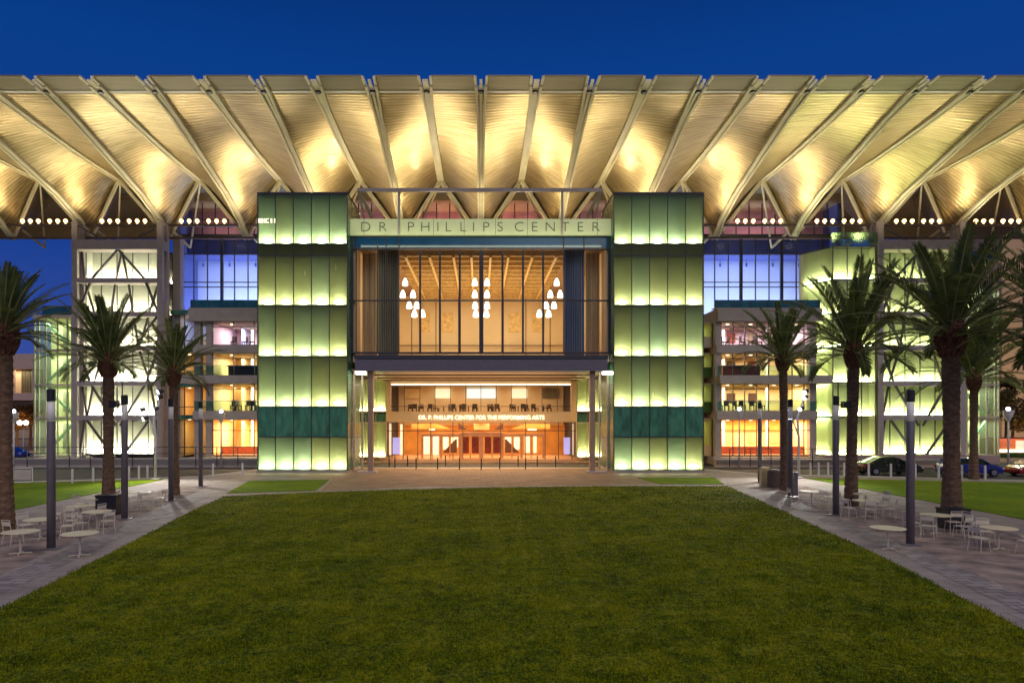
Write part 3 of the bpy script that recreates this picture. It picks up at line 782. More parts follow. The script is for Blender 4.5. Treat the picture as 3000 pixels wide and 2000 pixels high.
# room behind the glass
m_ = MB(); m_.box(-13, 13, 79.0, 79.3, 8.5, 19.5); m_.build('rear_wall', 'beige_wall', lb)
m_ = MB(); m_.box(-10.1, 10.1, 55.8, 79.0, 8.9, 9.35); m_.build('floor_slab', 'floor_warm', lb)
m_ = MB(); m_.box(-10.3, 10.3, 55.6, 79.0, 18.35, 18.6); m_.build('ceiling', 'lobby_ceiling', lb)
for s_ in (-1, 1):
    m_ = MB(); m_.box(s_ * 10.35 - 0.1, s_ * 10.35 + 0.1, 55.7, 79, 8.9, 18.5); m_.build('side_wall', 'beige_wall', lb)
for j in range(12):
    y_ = 57.5 + j * 1.85
    m_ = MB(); m_.box(-7.3, 7.3, y_, y_ + 0.22, 17.95, 18.3); m_.build('ceiling_batten', 'lobby_batten', lb)
for x_ in (-6.3, -4.3, -2.3, -0.8, 0.8, 2.3, 4.3, 6.3):
    m_ = MB(); m_.box(x_ - 0.09, x_ + 0.09, 57.0, 78.8, 17.7, 17.93); m_.build('ceiling_rib', 'lobby_batten', lb)
for x_ in (-8.0, -5.2, -2.6, 0, 2.6, 5.2, 8.0):
    m_ = MB(); m_.box(x_ - 0.03, x_ + 0.03, 78.93, 78.99, 9.4, 18.3); m_.build('wall_joint', 'stair_dark', lb)
for x_ in (-6.6, -3.9, 3.9, 6.6):
    m_ = MB(); m_.box(x_ - 0.7, x_ + 0.7, 78.9, 78.98, 14.2, 16.4); m_.build('wall_opening', 'lobby_batten', lb)
m_ = MB(); m_.box(-9.9, 9.9, 77.0, 77.1, 9.36, 10.6); m_.build('gallery_rail', 'gold_curtain', lb)
for y_ in (12.6, 9.9):
    m_ = MB(); m_.box(-9.9, 9.9, 78.6, 78.75, y_ - 0.04, y_ + 0.04); m_.build('wall_rail', 'stair_dark', lb)
def slats(x0, x1, y, z0, z1, n, m, par):
    m_ = MB(); W = (x1 - x0) / n
    for k in range(n): m_.tube([(x0 + (k + .5) * W, y, z0), (x0 + (k + .5) * W, y, z1)], W * 0.56, 8, False)
    m_.build('slat_screen', m, par, smooth=True)
slats(PX(1108, 57), PX(1167, 57), 57.0, 9.4, 18.3, 9, 'side_curtain', lb)
slats(PX(1653, 57), PX(1711, 57), 57.0, 9.4, 18.3, 9, 'reflection_slat_blue', lb)  # reflected sky and building put into the slat colour
slats(PX(1062, 58), PX(1104, 58), 58.0, 9.4, 18.3, 6, 'gold_curtain', lb)
slats(PX(1715, 58), PX(1756, 58), 58.0, 9.4, 18.3, 6, 'gold_curtain', lb)
area('lobby_light', (0, 70, 17.5), (0, 0, 0), 16, 10, 1000, (1.0, 0.84, 0.50), B)
area('lobby_uplight', (0, 66, 10.0), (R(180), 0, 0), 14, 14, 1100, (1.0, 0.78, 0.42), B)
area('lobby_front_light', (-9.4, 56.5, 13.8), (0, R(-90), 0), 8, 0.3, 25, (1.0, 0.85, 0.6), B)
area('lobby_front_light', (9.4, 56.5, 13.8), (0, R(90), 0), 8, 0.3, 25, (1.0, 0.85, 0.6), B)

# entrance canopy
ec = node('entrance_canopy', B)
m_ = MB(); m_.box(PX(1038, 53.8), PX(1782, 53.8), 53.8, 55.35, PZ(1052, 54), PZ(1040, 54)); m_.build('upper_ledge', 'dark_frame', ec)
m_ = MB(); m_.box(PX(1040, 53.6), PX(1780, 53.6), 53.6, 55.45, PZ(1087, 54), PZ(1054, 54)); m_.build('fascia', 'canopy_slate', ec)
m_ = MB(); m_.box(-10.2, 10.2, 54.0, 71.9, 8.05, 8.2); m_.build('soffit', 'wood_soffit', ec)
for y_ in (58.5, 62.8, 67.0):
    m_ = MB(); m_.box(-9.6, 9.6, y_, y_ + 0.35, 7.95, 8.04); m_.build('soffit_beam', 'bronze', ec)
for x_ in (1042, 1768):
    m_ = MB(); X = PX(x_, 54.6); m_.box(X, X + 0.75, 54.4, 55.2, 7.84, 8.03); m_.build('downlight', 'downlight_glow', ec)
for x_ in (1084, 1737):
    m_ = MB(); X = PX(x_, 54); m_.box(X - 0.20, X + 0.20, 54.1, 54.7, 0.0, 8.03); m_.build('column', 'portal_steel', ec)
    m_ = MB(); m_.box(X - 0.5 if x_ > 1400 else X - 1.1, X + 1.1 if x_ > 1400 else X + 0.5, 54.0, 54.8, 0.0, 0.14); m_.build('column_base', 'steel_grey', ec)
for s_ in (-1, 1):
    m_ = MB()
    for xx_ in (10.42, 9.75): m_.box(s_ * xx_ - 0.07, s_ * xx_ + 0.07, 56, 56.2, 0, 8.0)
    for z_ in (2.7, 5.3, 7.0): m_.box(s_ * 10.1 - 0.4, s_ * 10.1 + 0.4, 56.21, 56.35, z_, z_ + 0.1)
    m_.build('side_frame', 'steel_cream', ec)
area('entrance_light', (0, 61.5, 7.8), (0, 0, 0), 15, 6, 1700, (1.0, 0.66, 0.36), B)
area('entrance_bounce_fill', (0, 62, 5.2), (R(180), 0, 0), 16, 12, 520, (1.0, 0.72, 0.42), B)  # unseen upward panel added in mid-air, standing in for bounce onto the soffit
m_ = MB(); m_.box(-9.3, 9.3, 70.55, 70.75, 7.62, 7.8); m_.build('cove_light', 'cove_glow', ec)

# entrance front (distance 70)
EF = node('entrance_front', B); Y = 70.0
m_ = MB(); m_.box(PX(1140, Y), PX(1680, Y), Y - 0.1, Y + 0.4, PZ(1236, Y), PZ(1205, Y)); m_.build('sign_fascia', 'cream_wall', EF)
sg = text_mesh('DR. P. PHILLIPS CENTER FOR THE PERFORMING ARTS', 0.60, (PX(1410.5, Y), Y - 0.14, PZ(1223, Y)), 'letter_glow', EF, name='sign_lettering', off=0.006, ext=0.03, xs=0.905)
m_ = MB(); m_.box(-9.6, 9.6, 79.6, 79.8, 3.4, 8.0); m_.build('restaurant_wall', 'cream_wall', EF)
m_ = MB(); m_.box(-9.5, 9.5, 70.3, 79.6, 4.55, 4.85); m_.build('restaurant_floor', 'floor_warm', EF)
m_ = MB(); m_.box(-9.5, 9.5, 70.8, 79.6, 7.9, 8.0); m_.build('restaurant_ceiling', 'cream_wall', EF)
for x0_, x1_, mm in ((1275, 1320, 'panel_glow'), (1500, 1545, 'panel_glow'), (1368, 1452, 'screen_glow'), (1185, 1232, 'amber_wall'), (1590, 1636, 'side_curtain')):
    m_ = MB(); D_ = 79.3; m_.box(PX(x0_, D_), PX(x1_, D_), D_, D_ + 0.2, PZ(1166, D_), PZ(1138, D_)); m_.build('wall_panel', mm, EF)
m_ = MB()
for k in range(13):
    X = -9.4 + k * 18.8 / 12; m_.box(X - 0.03, X + 0.03, Y - 0.02, Y + 0.08, PZ(1204, Y), 7.8)
m_.box(-9.4, 9.4, Y - 0.04, Y + 0.1, PZ(1190, Y) - .03, PZ(1190, Y) + .03); m_.box(-9.4, 9.4, Y - 0.04, Y + 0.1, 7.55, 7.65)
m_.build('restaurant_mullion', 'bronze', EF)
area('restaurant_light', (0, 75, 7.7), (0, 0, 0), 17, 6, 420, (1.0, 0.78, 0.45), B)
for s_ in (-1, 1):    # beige jambs of the restaurant
    m_ = MB(); X = s_ * 9.6; m_.box(X - 0.35, X + 0.35, Y - 0.12, Y + 0.5, 3.9, 8.0); m_.build('jamb', 'cream_wall', EF)
# green lit panels either side
for s_ in (-1, 1):
    x0_, x1_ = (PX(1042, 69), PX(1131, 69)) if s_ < 0 else (PX(1690, 69), PX(1779, 69))
    sp = node('side_bay', B)
    lit_wall(sp, x0_, x1_, 69.0, [(PZ(1205, 69), PZ(1112, 69), 1), (PZ(1236, 69), PZ(1211, 69), 3), (0.35, PZ(1240, 69), 1)], 3, 'lime_glass', 'lime_back', 'fixture_lime', depth=0.8, frame='steel_cream')
# ground floor foyer
FY = 70.0
for (x0_, x1_) in ((PX(1131, FY), PX(1690, FY)),):
    m_ = MB(); m_.box(x0_, x1_, 80.0, 80.2, 0, 3.9); m_.build('foyer_wall', 'orange_wall', EF)
    m_ = MB(); m_.box(x0_, x1_, 69.5, 80.0, 0.0, 0.06); m_.build('foyer_floor', 'floor_warm', EF)
    m_ = MB(); m_.box(x0_, x1_, 70.5, 80.0, 3.95, 4.1); m_.build('foyer_ceiling', 'amber_wall', EF)
area('foyer_light', (-4.5, 74.5, 3.85), (0, 0, 0), 8, 6, 640, (1.0, 0.72, 0.40), B)
area('foyer_light', (4.5, 74.5, 3.85), (0, 0, 0), 8, 6, 640, (1.0, 0.72, 0.40), B)
for x0_, x1_, y0_, y1_, mm in ((1140, 1146, 1240, 1345, 'panel_glow'), (1172, 1181, 1242, 1338, 'panel_glow'), (1676, 1680, 1240, 1345, 'panel_glow'),
        (1241, 1259, 1278, 1330, 'panel_glow'), (1268, 1285, 1278, 1334, 'panel_glow'), (1298, 1314, 1280, 1316, 'panel_glow'), (1322, 1342, 1280, 1310, 'panel_glow'),
        (1479, 1498, 1280, 1310, 'panel_glow'), (1506, 1522, 1280, 1316, 'panel_glow'), (1538, 1552, 1276, 1326, 'panel_glow'), (1563, 1572, 1276, 1326, 'panel_glow'),
        (1258, 1274, 1244, 1262, 'panel_glow'), (1546, 1572, 1244, 1262, 'panel_glow'), (1388, 1434, 1240, 1258, 'lobby_batten')):
    D_ = 77.5; m_ = MB(); m_.box(PX(x0_, D_), PX(x1_, D_), D_, D_ + 0.15, max(0.08, PZ(y1_, D_)), min(3.9, PZ(y0_, D_))); m_.build('lit_panel', mm, EF)
for x0_, x1_ in ((1150, 1171), (1652, 1670)):
    D_ = 71.5; m_ = MB(); m_.box(PX(x0_, D_), PX(x1_, D_), D_, D_ + 0.12, PZ(1330, D_), PZ(1281, D_)); m_.build('poster', 'poster_glow', EF)
# door wall
m_ = MB(); D_ = 72.0
m_.box(PX(1236, D_), PX(1594, D_), D_, D_ + 0.4, PZ(1278, D_), PZ(1270, D_)); m_.box(PX(1350, D_), PX(1474, D_), D_ - 0.1, D_ + 0.4, PZ(1277.5, D_), PZ(1266, D_) )
for x_, w_ in ((1237, .2), (1266, .1), (1292, .25), (1318, .12), (1349, .35), (1378, .12), (1410, .45), (1442, .12), (1470, .35), (1500, .12), (1528, .25), (1556, .1), (1592, .2)):
    X = PX(x_, D_); m_.box(X - w_ / 2, X + w_ / 2, D_ - 0.005, D_ + 0.3, 0.06, PZ(1278, D_))
m_.build('door_frame', 'door_wood', EF)
for x0_, x1_ in ((1356, 1374), (1382, 1403), (1420, 1439), (1445, 1466)):
    m_ = MB(); m_.box(PX(x0_, D_), PX(x1_, D_), D_ + 0.08, D_ + 0.14, 0.55, PZ(1279, D_)); d_ = m_.build('door', 'red_door', EF)
for s_ in (-1, 1):     # dark stair flanks behind the doors
    m_ = MB(); D_ = 76.0
    a = (s_ * 2.25 + 0.05, 0.1); m_.prism([(s_ * 2.7, 0.4), (s_ * 2.7, 1.9), (s_ * 2.85, 1.9), (s_ * 4.3, 0.4)][::(1 if s_ > 0 else -1)], D_, D_ + 1.0); m_.build('stair', 'stair_dark', EF)
    m_ = MB(); m_.prism([(s_ * 1.5, 3.0), (s_ * 2.5, 3.0), (s_ * 2.5, 3.75)][::(1 if s_ < 0 else -1)], D_, D_ + 0.4); m_.build('stair', 'stair_dark', EF)
    m_ = MB(); m_.prism([(s_ * 3.4, 3.1), (s_ * 7.6, 3.1), (s_ * 7.6, 3.6), (s_ * 5.0, 3.65)][::(1 if s_ < 0 else -1)], 75, 75.3); m_.build('orange_panel', 'orange_wall', EF)
m_ = MB(); m_.quad((PX(1131, FY), FY, 0.06), (PX(1690, FY), FY, 0.06), (PX(1690, FY), FY, 3.9), (PX(1131, FY), FY, 3.9)); m_.build('foyer_glass', 'clear_glass', EF)
m_ = MB()
for x_ in (1149, 1181, 1224, 1262, 1327, 1356, 1467, 1540, 1597, 1636, 1676): X = PX(x_, FY); m_.box(X - 0.04, X + 0.04, FY - 0.05, FY + 0.05, 0, 3.9)
m_.box(PX(1131, FY), PX(1690, FY), FY - 0.06, FY + 0.055, 2.95, 3.02)
m_.build('foyer_frame', 'bronze', EF)

# ---------------- rooms
def room(par, x0, x1, y0, y1, z0, z1, wall, ceil, power, col, floor='floor_warm', n=1):
    m_ = MB(); m_.box(x0, x1, y1, y1 + 0.15, z0, z1); m_.build('room_wall', wall, par)
    m_ = MB(); m_.box(x0, x1, y0, y1, z1, z1 + 0.12); m_.build('room_ceiling', ceil, par)
    m_ = MB(); m_.box(x0, x1, y0, y1, z0 - 0.12, z0); m_.build('room_floor', floor, par)
    for xq in (x0 - 0.1, x1):
        m_ = MB(); m_.box(xq, xq + 0.1, y0, y1, z0, z1); m_.build('side_wall', wall, par)
    nl_ = max(2, int((x1 - x0) / 2.2))
    for k in range(nl_):
        X = x0 + (k + .5) * (x1 - x0) / nl_
        m_ = MB(); m_.lathe([(.16, 0), (.16, .06)], (X, y0 + 1.2, z1 - .08), 10); m_.build('ceiling_lamp', 'small_lamp', par)
        if k % 2 == 0:
            m_ = MB(); m_.box(X + .7, X + .95, y1 - 1.6, y1 - 1.35, z0, z1); m_.build('room_column', 'white_paint', par)
        m_ = MB(); m_.box(X - .5, X + .35, y1 - .12, y1 - .02, z0 + .9, z0 + 1.9); m_.build('wall_picture', random.choice(['furniture_red', 'cream_wall', 'stair_dark', 'gold_curtain']), par)
    for k in range(n):
        xx_ = x0 + (k + 0.5) * (x1 - x0) / n
        area('room_light', (xx_, (y0 + y1) / 2, z1 - 0.15), (0, 0, 0), (x1 - x0) / n * 0.8, (y1 - y0) * 0.5, power / n, col, B)

def glazing(par, x0, x1, Y, z0, z1, xs, zs, g='clear_glass', fr='dark_frame', w=0.08):
    m_ = MB(); m_.quad((x0, Y, z0), (x1, Y, z0), (x1, Y, z1), (x0, Y, z1)); m_.build('window_glass', g, par)
    m_ = MB()
    for X in xs: m_.box(X - w / 2, X + w / 2, Y - 0.08, Y + 0.08, z0, z1)
    for Z in zs: m_.box(x0, x1, Y - 0.095, Y + 0.06, Z - w / 2, Z + w / 2)
    m_.build('window_frame', fr, par)

# ---------------- blue upper halls behind the wings and the rosy clerestory under the roof
HY = 74.0
for s_ in (-1, 1):
    hall = node('upper_hall', B)
    xa, xb = (PX(529, HY), -10.6) if s_ < 0 else (10.6, PX(2452, HY))
    z0, z1 = 15.2, 23.9
    y1 = 78.5
    m_ = MB(); m_.box(xa, xb, y1, y1 + 0.2, z0, 22.3); m_.build('hall_wall', 'lavender_wall', hall)
    m_ = MB(); m_.box(xa, xb, HY + 1.6, y1, 22.3, 22.5); m_.box(xa, xb, HY + 1.6, HY + 1.75, 22.5, 24.0); m_.build('hall_ceiling', 'navy_ceiling', hall)
    m_ = MB(); m_.box(xa, xb, HY + .1, y1, z0 - .2, z0); m_.build('hall_floor', 'roof_grey', hall)
    m_ = MB(); m_.box(xa - .3 if s_ < 0 else xb, xa if s_ < 0 else xb + .3, HY - .1, y1, 4, 27.6); m_.build('end_wall', 'navy_ceiling', hall)
    n_ = int(abs(xb - xa) / 1.42)
    xs_ = [xa + (xb - xa) * k / n_ for k in range(n_ + 1)]
    glazing(hall, xa, xb, HY, z0, 23.9, xs_, [PZ(744, HY), PZ(827, HY), PZ(841, HY), 23.85], 'blue_glass', w=0.09)
    m_ = MB()
    for k in range(0, n_ + 1, 3): m_.box(xs_[k] - 0.14, xs_[k] + 0.14, HY + 0.1, HY + 0.4, z0, 23.9)
    m_.build('hall_column', 'dark_frame', hall)
    for k in range(n_ // 2):
        X = xa + (k * 2 + 1) * (xb - xa) / n_
        m_ = MB(); m_.lathe([(0.10, 0), (0.13, 0.35), (0.03, 0.4), (0.03, 0.9)], (X, 76.5, 21.2), 8); m_.build('hall_lamp', 'navy_ceiling', hall)
    cx = (xa + xb) / 2; ww_ = abs(xb - xa)
    area('hall_light', (cx, 75.6, 15.6), (R(150), 0, 0), ww_ * 0.9, 1.2, 1300, (0.78, 0.86, 1.0), B)
    area('hall_light', (cx, 76.5, 22.1), (0, 0, 0), ww_ * 0.9, 2, 260, (0.75, 0.80, 1.0), B)
cl = node('clerestory', B)
m_ = MB(); m_.box(-33, 39, 77.0, 77.2, 24.0, 27.7); m_.build('clerestory_wall', 'rose_wall', cl)
m_ = MB()
for k in range(52): X = -33 + k * 1.41; m_.box(X - 0.05, X + 0.05, 73.9, 74.0, 23.95, 27.65)
m_.box(-33, 39, 73.85, 74.05, 23.9, 24.15); m_.box(-33, 39, 73.9, 74.0, 25.7, 25.8)
m_.build('clerestory_mullion', 'dark_frame', cl)
area('clerestory_light', (3, 75.4, 24.3), (R(150), 0, 0), 66, 0.8, 480, (1.0, 0.62, 0.66), B)
area('clerestory_light', (0, 75.2, 24.3), (R(150), 0, 0), 12, 0.5, 200, (1.0, 0.42, 0.16), B)

# ---------------- wings
def wing(s_):
    wg = node('side_wing', B); D = 64.0
    if s_ < 0: xa, xb, xw = PX(568, D), -17.4, PX(622, D)
    else: xa, xb, xw = PX(2098, D), PX(2392, D), PX(2114, D)
    bal = [(PZ(942, D), PZ(905, D)), (PZ(1034, D), PZ(1011, D)), (PZ(1124, D), PZ(1101, D)), (PZ(1229, D), PZ(1204, D))]
    rooms = [(PZ(1011, D), PZ(942, D)), (PZ(1101, D), PZ(1034, D)), (PZ(1204, D), PZ(1124, D)), (PZ(1334, D), PZ(1229, D))]
    for j, (z0, z1) in enumerate(bal):
        e_ = 0.9 if j == 2 else (0.3 if j == 0 else 0.0)
        m_ = MB(); m_.box(xa - (e_ if s_ < 0 else 0), xb + (e_ if s_ > 0 else 0), D - 0.25 - e_, D + 8, z0, z1); m_.build('floor_band', 'concrete_band', wg)
    walls = ['pink_wall', 'amber_wall', 'amber_wall', 'amber_wall']
    pw = [750, 850, 950, 1200]
    cols = [(1.0, 0.80, 0.86), (1.0, 0.80, 0.55), (1.0, 0.80, 0.50), (1.0, 0.78, 0.46)]
    for j, (z0, z1) in enumerate(rooms):
        room(wg, xw, xb - 0.05, D + 0.3, D + 6.5, z0, z1 - 0.02, walls[j], 'cream_wall', pw[j], cols[j], n=1 if s_ < 0 else 2)
        n_ = 4 if s_ < 0 else 8
        xs_ = [xw + (xb - xw) * k / n_ for k in range(n_ + 1)]
        glazing(wg, xw, xb, D + 0.15, z0, z1, xs_, [z0 + 0.04, z1 - 0.5] if j != 3 else [z0 + 0.04, z1 - 1.0], w=0.055)
    if True:
        z0, z1 = rooms[3]
        m_ = MB(); m_.box(xw, xb, D + 6.2, D + 6.3, z1 - 1.2, z1 - 0.1); m_.build('orange_panel', 'orange_wall', wg)
        m_ = MB(); m_.box(xw, xb, D + 2.4, D + 2.9, z0, z0 + 0.75); m_.build('counter', 'furniture_red', wg)
    m_ = MB()
    for X in ((xa + 0.3, xw - 0.35) if s_ < 0 else (xa + 0.22, xb - 0.3)): m_.box(X - 0.28, X + 0.28, D + 0.05, D + 0.7, 0, PZ(905, D) - 0.02)
    m_.build('column', 'concrete_band', wg)
    m_ = MB(); m_.box(xa - 0.4, xb + 0.4, D - 0.7, D + 8, -0.05, PZ(1334, D) - 0.12); m_.build('plinth', 'plinth_stone', wg)
    m_ = MB(); m_.box(xa - 0.3, xb + 0.3, D - 0.35, D + 0.5, PZ(905, D) + 0.0, PZ(905, D) + 0.06); m_.build('parapet_sill', 'steel_grey', wg)
    m_ = MB(); m_.box(xa - 0.2, xb + 0.2, D - 0.3, D - 0.24, PZ(905, D) + 0.065, PZ(880, D)); m_.build('roof_balustrade', 'teal_glass', wg)
    m_ = MB(); n_ = 7
    for k in range(n_): X = xa + (xb - xa) * k / (n_ - 1); m_.box(X - 0.03, X + 0.03, D - 0.345, D - 0.305, PZ(905, D) + 0.06, PZ(880, D))
    m_.build('balustrade_post', 'dark_frame', wg)
    for j in (1, 2):   # balcony railing
        z0, z1 = rooms[j]
        m_ = MB(); m_.box(xa + .1, xb, D - 0.2, D - 0.17, z0 + 0.05, z0 + 0.95); m_.build('balcony_rail', 'rail_glass', wg)
        m_ = MB(); m_.box(xa + .1, xb, D - 0.22, D - 0.15, z0 + 0.95, z0 + 1.0); m_.build('handrail', 'steel_grey', wg)
    # glazed link between tower side and wing
    if s_ > 0:
        xg0, xg1 = 19.0, xa - 0.05
        for j, (z0, z1) in enumerate(rooms):
            m_ = MB(); m_.box(xg0, xg1, D + 1.2, D + 1.25, z0 + 0.9, z1); m_.build('link_glass', 'green_clear', wg)
            m_ = MB(); m_.box(xg0, xg1, D + 1.15, D + 1.3, z0 - 0.1, z0 + 0.9); m_.build('link_panel', ['steel_cream', 'hedge_leaf', 'hedge_leaf', 'amber_wall'][j], wg)
            room(wg, xg0, xg1, D + 1.4, D + 6.5, z0, z1, 'lime_back' if j < 3 else 'amber_wall', 'cream_wall', 40, (1.0, 0.85, 0.5))
    else:
        xg0, xg1 = PX(529, 70), xa - 0.05
        rr = [(11.0, 14.6, 'lavender_wall', (.9, .9, 1)), (7.6, 10.8, 'cream_wall', (1, .75, .45)), (4.4, 7.4, 'amber_wall', (1, .7, .35)), (0.4, 4.2, 'amber_wall', (1, .66, .3))]
        for (z0, z1, wm, lc) in rr:
            room(wg, xg0, xg1 + 3, 68.3, 73.5, z0, z1 - 0.02, wm, 'cream_wall', 150, lc)
            glazing(wg, xg0, xg1, 68.0, z0, z1, [xg0 + (xg1 - xg0) * k / 3 for k in range(4)], [z0, z0 + 1.0], w=0.07)
            m_ = MB(); m_.box(xg0, xg1, 67.7, 68.2, z1, z1 + 0.4); m_.build('floor_band', 'spandrel_green', wg)
        m_ = MB(); m_.box(xg0, xg1, 67.8, 74, -.05, .4); m_.build('plinth', 'plinth_stone', wg)
    return wg
wing(-1); wing(1)

# ---------------- steel framed stair towers
LV = [PZ(y_, 66) for y_ in (718, 822, 920, 1019, 1123, 1223, 1338)]
def truss_tower(x0, x1, gm, bk, fx, ncol, ybase=1345):
    tt = node('truss_tower', B); Yf = 66.0; bh = 0.40
    rows = []
    for a in range(6): rows.append((LV[a + 1] + 0.2, LV[a] - 0.2, 1))
    lit_wall(tt, x0 + 0.25, x1 - 0.25, 67.3, rows[::-1], ncol, gm, bk, fx, perpanel=False, depth=1.0, fixy=0.5, mull=0.05)
    for X in (x0, x1):
        for yy_ in (Yf, 67.15):
            m_ = MB(); m_.box(X - 0.26, X + 0.26, yy_ - 0.2, yy_ + 0.2, -0.1, 23.3); m_.build('column', 'truss_steel', tt)
    for j, z in enumerate(LV[:-1]):
        h = bh * (1.15 if j == 0 else 0.6)
        m_ = MB(); m_.box(x0 - 0.28 if j == 0 else x0 + 0.262, x1 + 0.28 if j == 0 else x1 - 0.262, Yf - 0.23 if j == 0 else Yf - 0.18, 67.2, z - h, z + h * (1.0)); m_.build('floor_beam', 'truss_steel', tt)
    mx_ = (x0 + x1) / 2; q = (x1 - x0) / 4
    def dg(xa, za, xb, zb, w, Yq): 
        m_ = MB(); m_.beam((xa, Yq, za), (xb, Yq, zb), w, w, up=(0, 1, 0)); m_.build('brace', 'brace_steel', tt)
    a, b, c, d, e_, f_, g_ = LV
    for s2 in (-1, 1):
        ex = mx_ + s2 * (2 * q - 0.2)
        # broad chevrons over two storeys on the outer plane
        dg(mx_, a - .4, mx_ + s2 * 1.28 * q, b + .1, 0.19, Yf + 0.05)
        dg(mx_ + s2 * 1.3 * q, b - .1, ex, c, 0.19, Yf + 0.05)
        dg(mx_, a - .4, mx_ + s2 * 0.3 * q, b, 0.16, Yf + 0.75)
        dg(ex, a - .4, mx_ + s2 * 1.75 * q, b, 0.16, Yf + 0.75)
        dg(mx_ + s2 * 1.75 * q, b, mx_ + s2 * 0.8 * q, d, 0.16, Yf + 0.75)
        dg(mx_ + s2 * 0.3 * q, b, mx_ + s2 * 0.8 * q, d, 0.16, Yf + 0.75)
        dg(ex, c, mx_ + s2 * 0.75 * q, d, 0.17, Yf + 0.05)
        dg(ex, d, mx_ + s2 * 1.3 * q, e_, 0.19, Yf + 0.05); dg(mx_ + s2 * 1.3 * q, e_, mx_ + s2 * 0.1 * q, g_ - 0.4 + (f_ - g_) * .9, 0.19, Yf + 0.05)
        dg(mx_ + s2 * 0.8 * q, d, mx_ + s2 * 1.35 * q, e_, 0.16, Yf + 0.75); dg(mx_ + s2 * 1.35 * q, e_, mx_ + s2 * 1.65 * q, f_, 0.16, Yf + 0.75)
        dg(ex, e_ + .2, mx_ + s2 * 1.65 * q, f_, 0.16, Yf + 0.75); dg(mx_ + s2 * 1.65 * q, f_, ex, g_, 0.2, Yf + 0.4)
        dg(mx_ + s2 * 1.55 * q, f_, mx_ + s2 * 0.2 * q, g_, 0.19, Yf + 0.05)
        # struts to the canopy
        dg(ex, LV[0] + 1.9, mx_ + s2 * 0.6 * q, LV[0] + 0.4, 0.17, Yf + 0.1)
    m_ = MB(); m_.box(x0 - 0.1, x1 - 0.3, 68.5, 70.4, 0, LV[0]); m_.build('stair_core', 'concrete_band', tt)
    return tt
lt_ = truss_tower(PX(221, 66), PX(470, 66), 'pale_glass', 'pale_back', 'fixture_cream', 5)
rt_ = truss_tower(PX(2578, 66), PX(2818, 66), 'lime_glass', 'lime_back', 'fixture_lime', 5)
# plinths under the towers
m_ = MB(); m_.box(PX(60, 65), PX(480, 65), 65.2, 72, -.1, PZ(1345, 65)); m_.build('plinth', 'plinth_stone', lt_)
m_ = MB(); m_.box(PX(2410, 65), PX(2935, 65), 65.2, 72, -.1, PZ(1333, 65)); m_.build('plinth', 'plinth_pink', rt_)
# flank of the left stair tower
fl = node('tower_flank', B)
lit_wall(fl, PX(476, 68.5), PX(506, 68.5), 68.5, [(LV[a + 1] + 0.2, LV[a] - 0.2, 1) for a in range(6)][::-1], 2, 'pale_glass', 'pale_back', 'fixture_cream', perpanel=False, depth=0.9, fixy=0.45)
m_ = MB(); m_.box(PX(506.5, 68.4), PX(528, 68.4), 68.4, 69.2, 0, LV[0] + 1.6); m_.build('pier', 'truss_steel', fl)

# right: glazed box between wing and stair tower
gb = node('glazed_bay', B)
xg0, xg1 = PX(2440, 66), PX(2566, 66)
rows = [(LV[a + 1] + 0.15, LV[a] - 0.1, 1) for a in range(6)]
lit_wall(gb, xg0, xg1, 66.0, rows[::-1], 3, 'lime_glass', 'lime_back', 'fixture_lime', perpanel=False, depth=1.0, fixy=0.5)
m_ = MB(); m_.quad((PX(2396, 66), 69.0, .4), (xg0, 66.0, .4), (xg0, 66.0, LV[0]), (PX(2396, 66), 69.0, LV[0])); m_.build('corner_glass', 'lime_glass', gb)
m_ = MB(); m_.quad((PX(2400, 66), 70.2, .4), (xg0 + .3, 67.2, .4), (xg0 + .3, 67.2, LV[0]), (PX(2400, 66), 70.2, LV[0])); m_.build('back_wall', 'lime_back', gb)
for j in range(6):
    z = LV[j + 1] + 0.15
    m_ = MB(); m_.beam((PX(2406, 66), 69.2, z + .1), (xg0 + .1, 66.5, z + .1), 0.14, 0.12); m_.build('floodlight', 'fixture_lime', gb)
    m_ = MB(); m_.beam((PX(2394, 66), 69.0, z - .1), (xg0, 65.95, z - .1), 0.12, 0.14); m_.build('corner_transom', 'spandrel_green', gb)
m_ = MB(); m_.box(xg0 - .1, xg1 + .1, 65.9, 66.1, LV[0] + .06, LV[0] + 1.2); m_.build('parapet_glass', 'green_clear', gb)
m_ = MB(); m_.box(xg0 + .6, xg1, 67.15, 70, 0, LV[0] - .1); m_.build('bay_core', 'concrete_band', gb)

